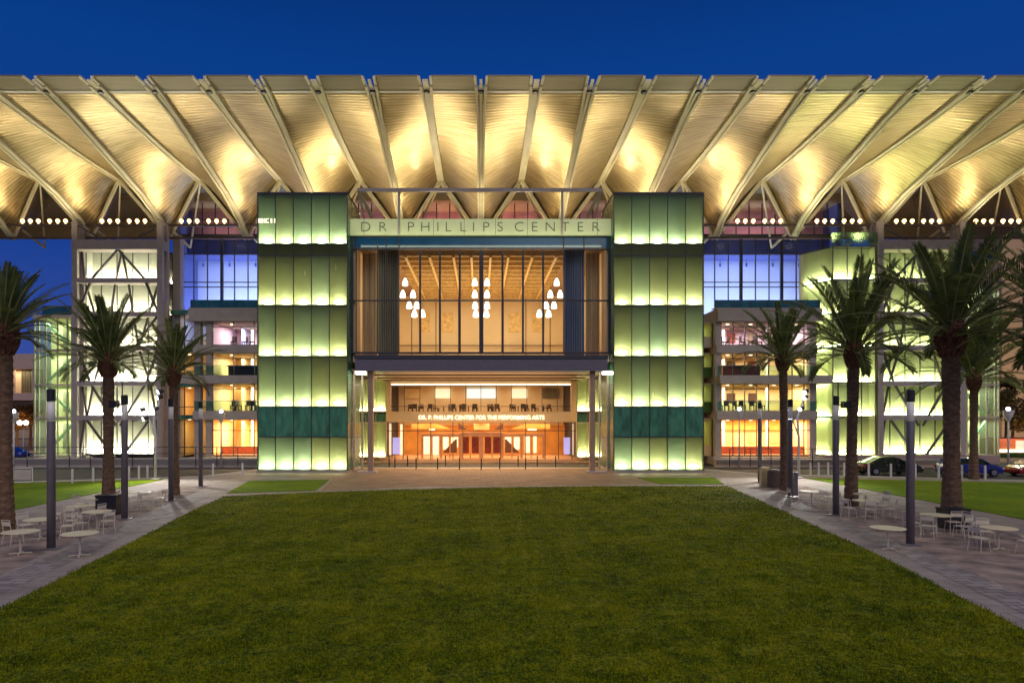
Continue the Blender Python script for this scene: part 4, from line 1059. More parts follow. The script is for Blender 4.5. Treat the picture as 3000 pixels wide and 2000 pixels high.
# outer green stair enclosures
def green_stair(x0, x1, Y, ztop):
    gs = node('green_stair', B)
    for a in range(6):
        z0, z1 = LV[a + 1] if a < 5 else 0.5, LV[a]
        if z1 > ztop + 1: continue
        z1 = min(z1, ztop)
        m_ = MB(); m_.quad((x0, Y, z0 + .1), (x1, Y, z0 + .1), (x1, Y, z1 - .1), (x0, Y, z1 - .1)); m_.build('window_glass', 'green_clear', gs)
        m_ = MB(); m_.box(x0, x1, Y + 2.6, Y + 2.7, z0, z1); m_.build('room_wall', 'lime_back', gs)
        m_ = MB(); m_.box(x0, x1, Y - .05, Y + 2.6, z0 - .08, z0 + .08); m_.build('floor_band', 'steel_cream', gs)
        m_ = MB(); m_.beam((x0 + .3, Y + 1.2, z0 + .1 if a % 2 else z1 - .3), (x1 - .3, Y + 1.2, z1 - .3 if a % 2 else z0 + .1), 0.25, 0.22); m_.build('stair_flight', 'spandrel_green', gs)
        for t in (0.38, 0.66):
            X = x0 + (x1 - x0) * t; m_ = MB(); m_.box(X, X + 0.5, Y + 2.3, Y + 2.55, z0 + .6, z1 - .6); m_.build('inner_window', 'side_curtain', gs)
        area('stair_light', ((x0 + x1) / 2, Y + 1.4, z1 - .25), (0, 0, 0), (x1 - x0) * .7, 1.2, 230, (1.0, 1.0, 0.72), B)
    m_ = MB()
    for t in (0, .12, .30, .62, .88, 1): X = x0 + (x1 - x0) * t; m_.box(X - .05, X + .05, Y - .1, Y + .05, .3, ztop)
    m_.build('mullion', 'steel_cream', gs)
    m_ = MB(); m_.box(x0 - .1, x1 + .1, Y - .15, Y + 2.9, ztop - .1, ztop + .25); m_.build('roof_edge', 'cream_wall', gs)
    m_ = MB(); m_.box(x0 + .6, x1 + .0, Y + .2, Y + .26, ztop + .26, ztop + 1.2); m_.build('roof_balustrade', 'teal_glass', gs)
    m_ = MB(); m_.box(x0 - .1, x1, Y + 2.9, Y + 9, 0, ztop); m_.build('stair_core', 'wall_tan', gs)
green_stair(PX(102, 68.5), PX(211, 68.5), 68.5, PZ(930, 68.5))
green_stair(PX(2832, 68.5), PX(2925, 68.5), 68.5, PZ(770, 68.5))
# solid body of the building behind everything
m_ = MB(); m_.box(-32.0, 38.0, 81, 112, 0, 27.6); m_.build('rear_block', 'steel_grey', B)
for (a_, b_) in ((-17.4, -10.6), (10.6, 19.0)):
    m_ = MB(); m_.box(a_, b_, 71.5, 73.9, 0, 23.9); m_.build('infill_wall', 'concrete_band', B)

# ================================================================== hanging lamps in the lobby
pend = None
def pendant_at(x, y, z, first=[None]):
    if first[0] is None:
        p = root('pendant_lamp', (x, y, z), 'x', 'lamp')
        m_ = MB(); m_.lathe([(0.24, 0.0), (0.28, 0.10), (0.22, 0.42), (0.11, 0.66), (0.04, 0.72)], (x, y, z), 14); m_.build('lamp_shade', 'pendant_glow', p, smooth=True)
        m_ = MB(); m_.tube([(x, y, z + .72), (x, y, z + 1.5)], 0.012, 6); m_.build('cord', 'black_metal', p)
        first[0] = p; return p
    c = copy_tree(first[0]); c.location = (x, y, z); return c
clus = {'left': [(1187, 826), (1180, 861), (1210, 861), (1199, 893), (1221, 893), (1214, 918), (1238, 918)],
        'middle': [(1391, 826), (1427, 826), (1391, 861), (1427, 861), (1392, 893), (1427, 893), (1394, 918), (1425, 918)],
        'right': [(1631, 826), (1612, 861), (1641, 861), (1600, 893), (1623, 893), (1580, 918), (1607, 918)]}
rowname = {826: 'top', 861: 'upper', 893: 'lower', 918: 'bottom'}
for side, L in clus.items():
    for (x_, y_) in L:
        same = sorted([p[0] for p in L if p[1] == y_])
        D_ = 63.0
        p = pendant_at(PX(x_, D_), D_, PZ(y_ + 11, D_))
        pos = '' if len(same) == 1 else (' left' if x_ == same[0] else ' right')
        tag(p, f'glowing white bell lamp, {rowname[y_]}{pos} lamp of the {side} cluster behind the lobby glass', 'pendant lamp', 'glowing pendant lamps in the upper lobby')

# ================================================================== furniture inside the restaurant and wings
def silhouettes(x0, x1, n, Y, z, group, where, h=0.9, m='furniture_dark'):
    f = None
    for k in range(n):
        X = x0 + (k + .5) * (x1 - x0) / n
        if f is None:
            f = root('dining_chair', (X, Y, z), 'x', 'chair', group)
            m_ = MB(); m_.box(X - .24, X + .24, Y - .24, Y + .24, z + .42, z + .5)
            for a in (-.2, .2):
                for b in (-.2, .2): m_.box(X + a - .03, X + a + .03, Y + b - .03, Y + b + .03, z, z + .42)
            m_.build('seat', m, f)
            m_ = MB(); m_.box(X - .24, X + .24, Y + .18, Y + .24, z + .5, z + h); m_.build('backrest', m, f)
            o = f
        else:
            o = copy_tree(f); o.location = (X + random.uniform(-.35, .35), Y + random.uniform(-.5, .6), z); o.rotation_euler = (0, 0, random.choice([0, 1.57, 3.14, -1.57]) + random.uniform(-.4, .4))
        nm = ['first', 'second', 'third', 'fourth', 'fifth', 'sixth', 'seventh', 'eighth', 'ninth', 'tenth', 'eleventh', 'twelfth'][k]
        o['label'] = f'dark dining chair, {nm} from the left {where}'
rz = 4.86
silhouettes(-7.6, 7.6, 12, 71.6, rz, 'dining chairs in the first floor restaurant', 'in front row of the upstairs restaurant')
silhouettes(-8.4, 8.4, 12, 74.4, rz, 'dining chairs in the first floor restaurant', 'in back row of the upstairs restaurant')
first = None
for k in range(6):
    X = -6.6 + k * 2.64
    if first is None:
        first = root('dining_table', (X, 72.6, rz), 'x', 'table', 'dining tables in the first floor restaurant')
        m_ = MB(); m_.box(X - .55, X + .55, 72.2, 73.0, rz + .72, rz + .77); m_.build('tabletop', 'white_paint', first)
        m_ = MB(); m_.lathe([(.25, 0), (.06, .05), (.05, .7)], (X, 72.6, rz + .01), 10); m_.build('leg', 'furniture_dark', first); o = first
    else: o = copy_tree(first); o.location = (X, 72.6, rz)
    o['label'] = f'pale topped table, {["first", "second", "third", "fourth", "fifth", "sixth"][k]} from the left in the restaurant above the sign'
D_ = 64
for s_ in (-1, 1):
    wn = 'left' if s_ < 0 else 'right'
    xa, xb = (PX(650, 64), -20.9) if s_ < 0 else (PX(2120, 64), PX(2270, 64))
    for z_, nm, nn in ((PZ(1009, 64) + .03, 'top floor', 5), (PZ(1202, 64) + .03, 'second floor', 6)):
        silhouettes(xa, xb, nn, 66.2, z_, f'chairs on the {nm} of the {wn} wing', f'on the {nm} of the {wn} wing', h=1.0)
    z_ = PZ(1099, 64) + .03
    X = (xa + xb) / 2
    o = root('bar_counter', (X, 66.2, z_), f'long dark counter behind the third floor windows of the {wn} wing', 'counter')
    m_ = MB(); m_.box(X - 1.8, X + 1.8, 65.9, 66.5, z_, z_ + .95); m_.build('cabinet', 'furniture_dark' if s_ < 0 else 'furniture_red', o)
    m_ = MB(); m_.box(X - 1.9, X + 1.9, 65.8, 66.6, z_ + .955, z_ + 1.02); m_.build('countertop', 'furniture_dark', o)

# ================================================================== palms
def make_palm(seed, ht, bulge, flen, nfr, label, x, y, name='palm_tree', elev=(88, 4), tr=0.24, droop=1.0):
    rnd = random.Random(seed)
    rt = root(name, (x, y, 0), label, 'palm tree', 'date palms along the promenades')
    lean = rnd.uniform(-.15, .15)
    # trunk with stacked old leaf scars
    prof = []; n = 46
    for i in range(n + 1):
        t = i / n; z = t * ht
        r = tr * (1.16 - 0.30 * min(1, t * 3.0)) if t < .33 else tr * (.86 + .05 * math.sin(t * 9))
        r *= 1 + (0.05 if i % 2 else -0.03)
        prof.append((r, z))
    m_ = MB(); m_.tube([(x + lean * (p[1] / ht) ** 2, y, p[1]) for p in prof], [p[0] for p in prof], 14); m_.build('trunk', 'palm_trunk', rt, smooth=False)
    # pineapple of cut boots under the crown
    cx = x + lean
    m_ = MB()
    hb = bulge
    for j in range(11):
        z = ht - 0.15 + hb * j / 10
        rr = tr * (1.0 + 0.50 * math.sin(math.pi * min(1, (j + 2.0) / 11)))
        nb_ = 13
        for k in range(nb_):
            a = 2 * math.pi * (k + (j % 2) * .5) / nb_ + rnd.uniform(-.1, .1)
            p = Vector((cx + math.cos(a) * rr * .72, y + math.sin(a) * rr * .72, z - .08)); q = Vector((cx + math.cos(a) * rr * 1.08, y + math.sin(a) * rr * 1.08, z + .20 + rnd.uniform(0, .06)))
            m_.beam(p, q, 0.13, 0.07)
    m_.lathe([(tr * .9, -.2), (tr * 1.35, hb * .3), (tr * 1.4, hb * .7), (tr * .8, hb + .1)], (cx, y, ht), 12)
    m_.build('crown_base', 'palm_boots', rt)
    # fronds
    top = ht + hb
    lv = []; lf = []; st = MB()
    for k in range(nfr):
        t = (k + .5) / nfr
        el = R(elev[0] + (elev[1] - elev[0]) * t ** 0.95) + rnd.uniform(-.09, .09)
        az = k * 2.39996 + rnd.uniform(-.25, .25)
        L = flen * (0.80 + 0.25 * math.sin(math.pi * min(1, t * 1.15))) * rnd.uniform(.9, 1.08)
        d = Vector((math.cos(az) * math.cos(el), math.sin(az) * math.cos(el), math.sin(el)))
        p = Vector((cx + math.cos(az) * tr * .7, y + math.sin(az) * tr * .7, top - 0.1 - 0.55 * hb * t))
        pts = [p.copy()]; ns = 11; dd = d.copy()
        bend = R(18 + 46 * t * rnd.uniform(.7, 1.2)) * droop
        side = Vector((-math.sin(az), math.cos(az), 0))
        e_ = el
        for s in range(ns):
            e_ -= bend / ns * (0.4 + 1.3 * s / ns)
            dd = Vector((math.cos(az) * math.cos(e_), math.sin(az) * math.cos(e_), math.sin(e_)))
            p = p + dd * (L / ns); pts.append(p.copy())
        st.tube(pts, [0.032 * (1 - .8 * i / ns) + .006 for i in range(ns + 1)], 5, False)
        nl = 46; tw = rnd.uniform(-.3, .3)
        for q in range(nl):
            f_ = 0.10 + 0.90 * (q + rnd.uniform(-.3, .3)) / nl
            f_ = min(max(f_, .08), .995)
            i = min(ns - 1, int(f_ * ns)); fr = f_ * ns - i
            b = pts[i].lerp(pts[i + 1], fr); tg = (pts[i + 1] - pts[i]).normalized()
            up = side.cross(tg).normalized()
            if up.z < 0: up = -up
            ll = (0.62 * math.sin(math.pi * (0.12 + 0.80 * f_)) ** .6) * rnd.uniform(.8, 1.1) * flen / 3.6
            if f_ < .2: ll *= .6
            for sg in (-1, 1):
                aa = R(29) + R(14) * (1 - f_)
                dirn = (tg * math.cos(aa) + (side * sg * math.cos(.45 + tw * sg) + up * math.sin(.45 + tw * sg)) * math.sin(aa)).normalized()
                dirn = (dirn + Vector((0, 0, -0.10))).normalized()
                wv = dirn.cross(up).normalized() * (0.026 * flen / 3.6)
                o_ = len(lv)
                mid = b + dirn * ll * .5; tip = b + dirn * ll + Vector((0, 0, -.10 * ll))
                lv += [b - wv * .5, b + wv * .5, mid + wv, mid - wv, tip]
                lf += [(o_, o_ + 1, o_ + 2, o_ + 3), (o_ + 3, o_ + 2, o_ + 4)]
    st.build('frond_stems', 'palm_stem', rt, smooth=True)
    m_ = MB(); m_._add(lv, lf); m_.build('crown', 'palm_leaf', rt)
    return rt

def palm_px(seed, xpx, ybase, ycrown, ytop, label, bulge=0.9, flen=None, nfr=52, tr=0.27, **kw):
    D = GD(ybase); X = PX(xpx, D)
    zc = PZ(ycrown, D)          # base of the fronds
    zt = PZ(ytop, D)
    L = flen or (zt - zc) * 1.05
    return make_palm(seed, zc - bulge, bulge, L, nfr, label, X, D, tr=tr, **kw)
palm_px(11, 12, 1566, 935, 745, 'tall palm cut by the left picture edge, beside the nearest left lamp pole', bulge=1.1, tr=.33, nfr=48)
palm_px(12, 318, 1492, 1035, 845, 'palm in front of the left steel framed stair tower, black box at its foot', bulge=.9, tr=.28, nfr=44)
palm_px(13, 512, 1448, 1072, 925, 'smallest palm on the left, before the side wing and touching a lamp pole', bulge=.9, tr=.25, nfr=38)
palm_px(14, 2299, 1435, 1032, 870, 'palm before the right wing with brown bin at its foot', bulge=.9, tr=.26, nfr=40)
palm_px(15, 2494, 1480, 1000, 752, 'full palm between two lamp poles before the green glazed bay on the right', bulge=1.1, tr=.29, nfr=44)
palm_px(16, 2788, 1537, 930, 655, 'largest palm with thick shaggy neck before the right stair tower', bulge=1.4, tr=.36, nfr=50)
palm_px(17, 2853, 1403, 1085, 850, 'slender palm farther back beside the blue parked car', bulge=1.2, tr=.29, nfr=40)
pr = make_palm(18, 6.9, 1.1, 3.6, 54, 'palm whose fronds reach in at the right picture edge, trunk outside the picture', 20.7, 24.0, tr=.3)

# the palms have no uplights; the black boxes hold no lamps
# ================================================================== lamp poles
def make_pole(x, y, label, arm=0):
    p = root('lamp_pole', (x, y, 0), label, 'lamp pole', 'grey lamp poles along the promenades')
    m_ = MB(); m_.lathe([(.135, 0.03), (.135, 4.3), (.13, 4.32)], (x, y, 0), 14); m_.build('pole', 'pole_grey', p, smooth=True)
    m_ = MB(); m_.lathe([(.34, 0), (.34, .03), (.2, .05)], (x, y, 0), 16); m_.build('base_plate', 'pole_grey', p)
    m_ = MB(); m_.lathe([(.12, 4.33), (.12, 4.98)], (x, y, 0), 14); m_.build('lens', 'lens_warm', p, smooth=True)
    m_ = MB(); m_.lathe([(.135, 4.99), (.14, 5.05), (.14, 5.38), (.1, 5.42)], (x, y, 0), 14); m_.build('cap', 'black_metal', p)
    if arm:
        m_ = MB(); m_.beam((x, y, 5.0), (x + arm * .6, y, 5.0), .06, .06); m_.box(x + arm * .45 - .16, x + arm * .45 + .16, y - .16, y + .16, 4.86, 5.16); m_.build('spotlight', 'black_metal', p)
        m_ = MB(); m_.tube([(x + .1 * arm, y, 5.4), (x + .1 * arm, y, 6.0)], .03, 6); m_.build('aerial', 'black_metal', p)
    return p
def pole_px(xp, yb, label, arm=0):
    D = GD(yb); return make_pole(PX(xp, D), D, label, arm)
pole_px(150, 1607, 'nearest grey lamp pole on the left promenade')
pole_px(365, 1520, 'second grey lamp pole on the left promenade, with a spotlight', -1)
pole_px(501, 1467, 'third grey lamp pole on the left, touching the smallest palm')
pole_px(588, 1425, 'farthest grey lamp pole on the left, before the side wing')
pole_px(2667, 1595, 'nearest grey lamp pole on the right, between the two cars')
pole_px(2449, 1508, 'second grey lamp pole on the right with a spotlight, beside the full palm', 1)
pole_px(2315, 1455, 'grey lamp pole on the right beside the trash bin palm')
pole_px(2226, 1413, 'farthest grey lamp pole on the right, before the right wing')

# white masts carrying floodlights
def mast(x, y, label, s):
    p = root('floodlight_mast', (x, y, 0), label, 'floodlight mast')
    m_ = MB(); m_.tube([(x, y, 0), (x, y, 3.0), (x - s * .1, y, 4.4), (x + s * .55, y, 6.3)], [.10, .09, .08, .05], 10)
    m_.tube([(x, y, 3.0), (x - s * .7, y, 5.0)], [.07, .04], 8); m_.build('pole', 'steel_white', p, smooth=True)
    m_ = MB(); m_.lathe([(.3, 0), (.3, .08), (.12, .12)], (x, y, 0), 14); m_.build('base_plate', 'steel_white', p)
    for (dx, dz) in ((.6, 6.3), (.55, 5.9), (-.7, 5.0), (-.45, 4.4), (.25, 5.1)):
        m_ = MB(); a = Vector((x + s * dx, y - .05, dz)); m_.tube([a, a + Vector((-s * .28, -.2, -.12))], [.13, .16], 10)
        h = m_.build('floodlight_head', 'black_metal', p)
        m_ = MB(); b = a + Vector((-s * .285, -.204, -.122)); m_.tube([b, b + Vector((-s * .02, -.015, -.01))], [.14, .14], 10); m_.build('lamp_face', 'lamp_white', h)
    return p
D_ = 48.2; mast(PX(455, D_), D_, 'white branching floodlight mast by the left kerb', 1)
D_ = 49.5; mast(PX(2340, D_), D_, 'white branching floodlight mast by the right kerb', 1)
spot('flood', (PX(455, 48.2) + .3, 47.8, 5.6), (-21, 44, 0), 2600, (1, .97, .93), R(95), .8, .2)
spot('flood', (PX(2340, 49.5) - .3, 49.0, 5.6), (20.5, 45.5, 0), 2600, (1, .97, .93), R(95), .8, .2)

def street_lamp(x, y, h, label):
    p = root('street_lamp', (x, y, 0), label, 'street lamp', 'white street lamps by the road')
    m_ = MB(); m_.tube([(x, y, 0), (x, y, h)], [.09, .06], 8); m_.build('pole', 'steel_white', p, smooth=True)
    m_ = MB(); m_.lathe([(.08, h - .5), (.30, h - .1), (.42, h + .35), (.38, h + .4)], (x, y, 0), 10); m_.build('lantern', 'steel_white', p)
    m_ = MB(); m_.ball((x, y, h + .52), .16, 8, 5); m_.build('bulb', 'lamp_white', p)
    return p
D_ = 58; street_lamp(PX(40, D_), D_, PZ(1222, D_), 'white street lamp with flared lantern at the far left street')
D_ = 60.5; street_lamp(PX(648, D_), D_, PZ(1222, D_), 'white street lamp with flared lantern before the left wing')
D_ = 56; street_lamp(PX(2954, D_), D_, PZ(1216, D_), 'white street lamp with flared lantern beside the red car')
D_ = 60.5; street_lamp(PX(2166, D_), D_, PZ(1215, D_), 'white street lamp with flared lantern before the right wing')

# ================================================================== bollards, railings
def bollards(name, pts, h, r, m, group, lab, cat='bollard'):
    f = None
    for i, (x, y) in enumerate(pts):
        if f is None:
            m_ = MB(); m_.lathe([(r, 0), (r, h - .04), (r * .6, h)], (0, 0, 0), 10)
            f = m_.build(name, m, loc=(x, y, 0), smooth=False) if False else m_.build(name, m)
            f.location = (x, y, 0); o = f
        else: o = f.copy(); COL.objects.link(o); o.location = (x, y, 0)
        tag(o, lab(i), cat, group)
def ordn(i): return ['first', 'second', 'third', 'fourth', 'fifth', 'sixth', 'seventh', 'eighth', 'ninth', 'tenth', 'eleventh', 'twelfth', 'thirteenth', 'fourteenth', 'fifteenth'][i]
rb = []
for xp, yp in ((2340, 1391), (2374, 1392), (2398, 1392), (2426, 1392), (2473, 1393), (2545, 1395), (2610, 1396), (2682, 1397), (2750, 1399), (2818, 1401), (2886, 1403)):
    D = GD(yp); rb.append((PX(xp, D), D))
bollards('white_bollard', rb, .98, .075, 'steel_white', 'white bollards along the right kerb', lambda i: f'slim white bollard, {ordn(i)} from the left along the right kerb')
lbp = []
for xp, yp in ((212, 1416), (273, 1412), (378, 1406), (407, 1404), (432, 1402), (710, 1394), (624, 1396)):
    D = GD(yp); lbp.append((PX(xp, D), D))
lbp.sort()
bollards('white_bollard', lbp, .98, .075, 'steel_white', 'white bollards along the left kerb', lambda i: f'slim white bollard, {ordn(i)} from the left along the left kerb')
eb = []
for xp, yp in ((1140, 1368), (1157, 1370), (1194, 1366), (1219, 1374), (1282, 1374), (1305, 1365), (1346, 1375), (1410, 1376), (1464, 1374), (1518, 1366), (1540, 1375), (1574, 1366), (1628, 1368)):
    D = GD(yp); eb.append((PX(xp, D), D))
bollards('black_bollard', eb, .98, .05, 'black_metal', 'thin black bollards before the entrance', lambda i: f'thin dark bollard, {ordn(i)} from the left before the entrance doors')
def railing(x0, y0, x1, y1, h, n, label, z=0.0, m='dark_frame', rails=(1.0,)):
    p = root('railing', (x0, y0, z), label, 'railing')
    for k in range(n + 1):
        t = k / n; x = x0 + (x1 - x0) * t; y = y0 + (y1 - y0) * t
        m_ = MB(); m_.box(x - .03, x + .03, y - .03, y + .03, z, z + h); m_.build('post', m, p)
    m_ = MB()
    for r_ in rails: m_.beam((x0, y0, z + h * r_), (x1, y1, z + h * r_), .05, .05)
    m_.build('handrail', m, p)
# low street wall and rails, left and right
def lowwall(x0, x1, y0, z1, label, m):
    o = root('retaining_wall', (x0, y0, 0), label, 'low wall')
    m_ = MB(); m_.box(x0, x1, y0, y0 + .5, -.1, z1); m_.build('wall', m, o)
    m_ = MB(); m_.box(x0 - .05, x1 + .05, y0 - .06, y0 + .56, z1 + .003, z1 + .09); m_.build('coping', 'kerb_concrete', o)
    m_ = MB()
    for k in range(5):
        z = .15 + k * (z1 - .2) / 5; m_.box(x0, x1, y0 - .012, y0 - .002, z, z + .03)
    m_.build('groove_line', 'dark_frame', o)
lowwall(PX(0, 61), -19.2, 61.0, .62, 'long grey street wall with fine grooves before the left wing', 'concrete_band')
lowwall(21.0, PX(2760, 61), 61.0, .55, 'long tan street wall before the right wing', 'wall_tan')
railing(PX(20, 60.5), 60.4, PX(760, 60.5), 60.4, 1.75, 12, 'thin dark railing along the street before the left wing', 0, rails=(1.0, .68))
railing(22, 60.4, PX(2500, 60.5), 60.4, 1.6, 6, 'thin dark railing along the street before the right wing', 0, rails=(1.0,))
# white barrier frame at far left
D_ = 46.0
o = root('street_barrier', (PX(65, D_), D_, 0), 'low white framed barrier panel at the far left kerb', 'barrier')
m_ = MB(); xa, xb = PX(35, D_), PX(95, D_)
m_.beam((xa, D_, .05), (xb, D_, .05), .06, .06); m_.beam((xa, D_, 1.0), (xb, D_, 1.0), .06, .06); m_.beam((xa, D_, .0), (xa, D_, 1.03), .06, .06); m_.beam((xb, D_, 0), (xb, D_, 1.03), .06, .06); m_.build('frame', 'steel_white', o)
m_ = MB(); m_.box(xa + .1, xb - .1, D_ - .01, D_ + .01, .2, .9); m_.build('panel', 'steel_grey', o)

# ================================================================== bins and boxes
D_ = GD(1428); X = PX(2267, D_)
o = root('trash_bin', (X, D_, 0), 'round brown trash bin beside the palm before the right wing', 'trash bin')
m_ = MB(); m_.lathe([(.33, .04), (.36, .2), (.36, .95), (.33, 1.0)], (X, D_, 0), 16)
for k in range(16): a = k * math.pi / 8; m_.box(X + .365 * math.cos(a) - .02, X + .365 * math.cos(a) + .02, D_ + .365 * math.sin(a) - .02, D_ + .365 * math.sin(a) + .02, .06, .94)
m_.build('body', 'bin_brown', o)
m_ = MB(); m_.lathe([(.38, 1.0), (.38, 1.06), (.25, 1.16), (.12, 1.17)], (X, D_, 0), 16); m_.build('lid', 'bin_brown', o)
X = PX(2247, D_ + .5)
o = root('utility_cabinet', (X, D_ + .8, 0), 'narrow yellowish cabinet standing left of the brown bin', 'cabinet')
m_ = MB(); m_.box(X - .28, X + .2, D_ + .6, D_ + 1.0, 0, 1.2); m_.build('body', 'cabinet_beige', o)
m_ = MB(); m_.box(X - .2, X + .14, D_ + .585, D_ + .6, .15, 1.1); m_.build('door', 'cabinet_beige', o)
D_ = GD(1450); X = PX(2330, D_)
o = root('short_post', (X, D_, 0), 'short dark square post right of the bin palm', 'post')
m_ = MB(); m_.box(X - .1, X + .1, D_ - .1, D_ + .1, 0, 1.25); m_.build('body', 'pole_grey', o)
m_ = MB(); m_.box(X - .12, X + .12, D_ - .12, D_ + .12, 1.255, 1.3); m_.build('cap', 'pole_grey', o)
def litter(x, y, label, sx=.75, h=.75):
    o = root('black_box', (x, y, 0), label, 'box', 'black boxes at the feet of palms')
    m_ = MB(); m_.box(x - sx / 2, x + sx / 2, y - .35, y + .35, .08, h); m_.build('body', 'black_metal', o)
    m_ = MB(); m_.box(x - sx / 2 - .03, x + sx / 2 + .03, y - .38, y + .38, h + .004, h + .06); m_.build('lid', 'black_metal', o)
    for a in (-1, 1):
        m_ = MB(); m_.box(x + a * sx * .38 - .05, x + a * sx * .38 + .05, y - .3, y + .3, 0, .078); m_.build('foot', 'black_metal', o)
litter(PX(322, 31.3), 31.3, 'black box at the foot of the palm before the left stair tower', .95, .85)
litter(PX(2792, 27.4), 27.4, 'black box at the foot of the largest palm on the right', .9, .75)

# ================================================================== tables and chairs
CH = [None]; TB = [None]
def chair(x, y, rz_, label, group='white metal chairs on the promenades'):
    if CH[0] is None:
        p = root('cafe_chair', (0, 0, 0), 'x', 'chair', group)
        m_ = MB(); m_.box(-.21, .21, -.20, .20, .43, .455)
        m_.build('seat', 'chair_white', p)
        m_ = MB()
        for sx_ in (-.2, .2): m_.tube([(sx_, .20, .44), (sx_ * .98, .26, .86)], .014, 6)
        m_.tube([(-.196, .26, .86), (.196, .26, .86)], .014, 6); m_.box(-.19, .19, .235, .247, .66, .80); m_.build('backrest', 'chair_white', p)
        for a, b in ((-1, -1), (1, -1), (-1, 1), (1, 1)):
            m_ = MB(); m_.tube([(a * .19, b * .18, .43), (a * .22, b * .24, 0)], .013, 6); m_.build('leg', 'chair_white', p)
        CH[0] = p; o = p
    else: o = copy_tree(CH[0])
    o.location = (x, y, .006); o.rotation_euler = (0, 0, rz_); tag(o, label, 'chair', group); return o
def table(x, y, label, rad=.55, h=.73):
    if TB[0] is None:
        p = root('cafe_table', (0, 0, 0), 'x', 'table', 'round white cafe tables on the promenades')
        m_ = MB(); m_.lathe([(rad - .02, h - .03), (rad, h - .02), (rad, h - .005), (rad - .01, h)], (0, 0, 0), 28); m_.build('tabletop', 'table_top', p)
        m_ = MB(); m_.tube([(0, 0, .03), (0, 0, h - .03)], .035, 10); m_.build('leg', 'chair_white', p)
        m_ = MB()
        for k in range(4): a = k * math.pi / 2 + .4; m_.beam((0, 0, .03), (.32 * math.cos(a), .32 * math.sin(a), .02), .05, .03)
        m_.build('foot', 'chair_white', p); TB[0] = p; o = p
    else: o = copy_tree(TB[0])
    o.location = (x, y, .006); tag(o, label, 'table'); return o
T = [  # x px, y px of the top, chairs (angle, dist), name
    (117, 1520, [(150, .95), (20, .9), (250, 1.0)], 'the table behind the nearest left lamp pole'),
    (236, 1481, [(200, .9), (280, .9), (340, .95)], 'the table in the middle of the left promenade'),
    (284, 1497, [(210, .85), (320, .95), (270, 1.1)], 'the table just left of the black box'),
    (286, 1458, [(170, .9), (20, .9)], 'the table behind the left black box palm'),
    (413, 1441, [(180, .9), (0, .9), (300, .9)], 'the farthest table on the left promenade'),
    (234, 1561, [], 'the table nearest the lawn on the left'),
    (60, 1556, [], 'the table at the foot of the left edge palm'),
    (2378, 1438, [(180, .9), (0, .9), (270, .95)], 'the farthest table on the right promenade'),
    (2536, 1446, [(170, .95), (10, .95)], 'the table behind the full palm'),
    (2536, 1465, [(250, .95), (320, .95), (200, 1.0), (20, 1.0)], 'the second table beside the full palm'),
    (2601, 1545, [], 'the bare table nearest the lawn on the right'),
    (2743, 1507, [(180, .95), (225, 1.2), (290, 1.0)], 'the table left of the largest palm'),
    (2925, 1545, [(200, .95), (285, .95), (350, .9), (75, .95)], 'the table nearest the right picture edge'),
]
for (xp, yp, chs, nm) in T:
    D = GD(yp, .73); X = PX(xp, D)
    table(X, D, nm.replace('the ', 'round white cafe table, the ', 1) if False else 'round white cafe table: ' + nm.replace('the table', 'the one').replace('the second table', 'the second one').replace('the bare table', 'the bare one'))
    for a, ds in chs:
        an = R(a); cx_, cy_ = X + math.cos(an) * ds, D + math.sin(an) * ds
        side = {0: 'right', 1: 'back', 2: 'left', 3: 'front'}[int(((a + 45) % 360) // 90)]
        dup_ = [c for c in chs if int(((c[0] + 45) % 360) // 90) == int(((a + 45) % 360) // 90)]
        q = '' if len(dup_) == 1 else (' outer' if ds == max(c[1] for c in dup_) and a == [c for c in dup_ if c[1] == max(z[1] for z in dup_)][0][0] else ' inner')
        chair(cx_, cy_, an - math.pi / 2, f'white chair at the{q} {side} side of {nm}')
D = 27.2; chair(PX(2793, 26.2), 26.2, R(170), 'white metal chair standing alone before the black box of the largest palm')
D = 27.0; chair(PX(2850, 26.0), 26.0, R(100), 'white metal chair alone to the right of the largest palm')

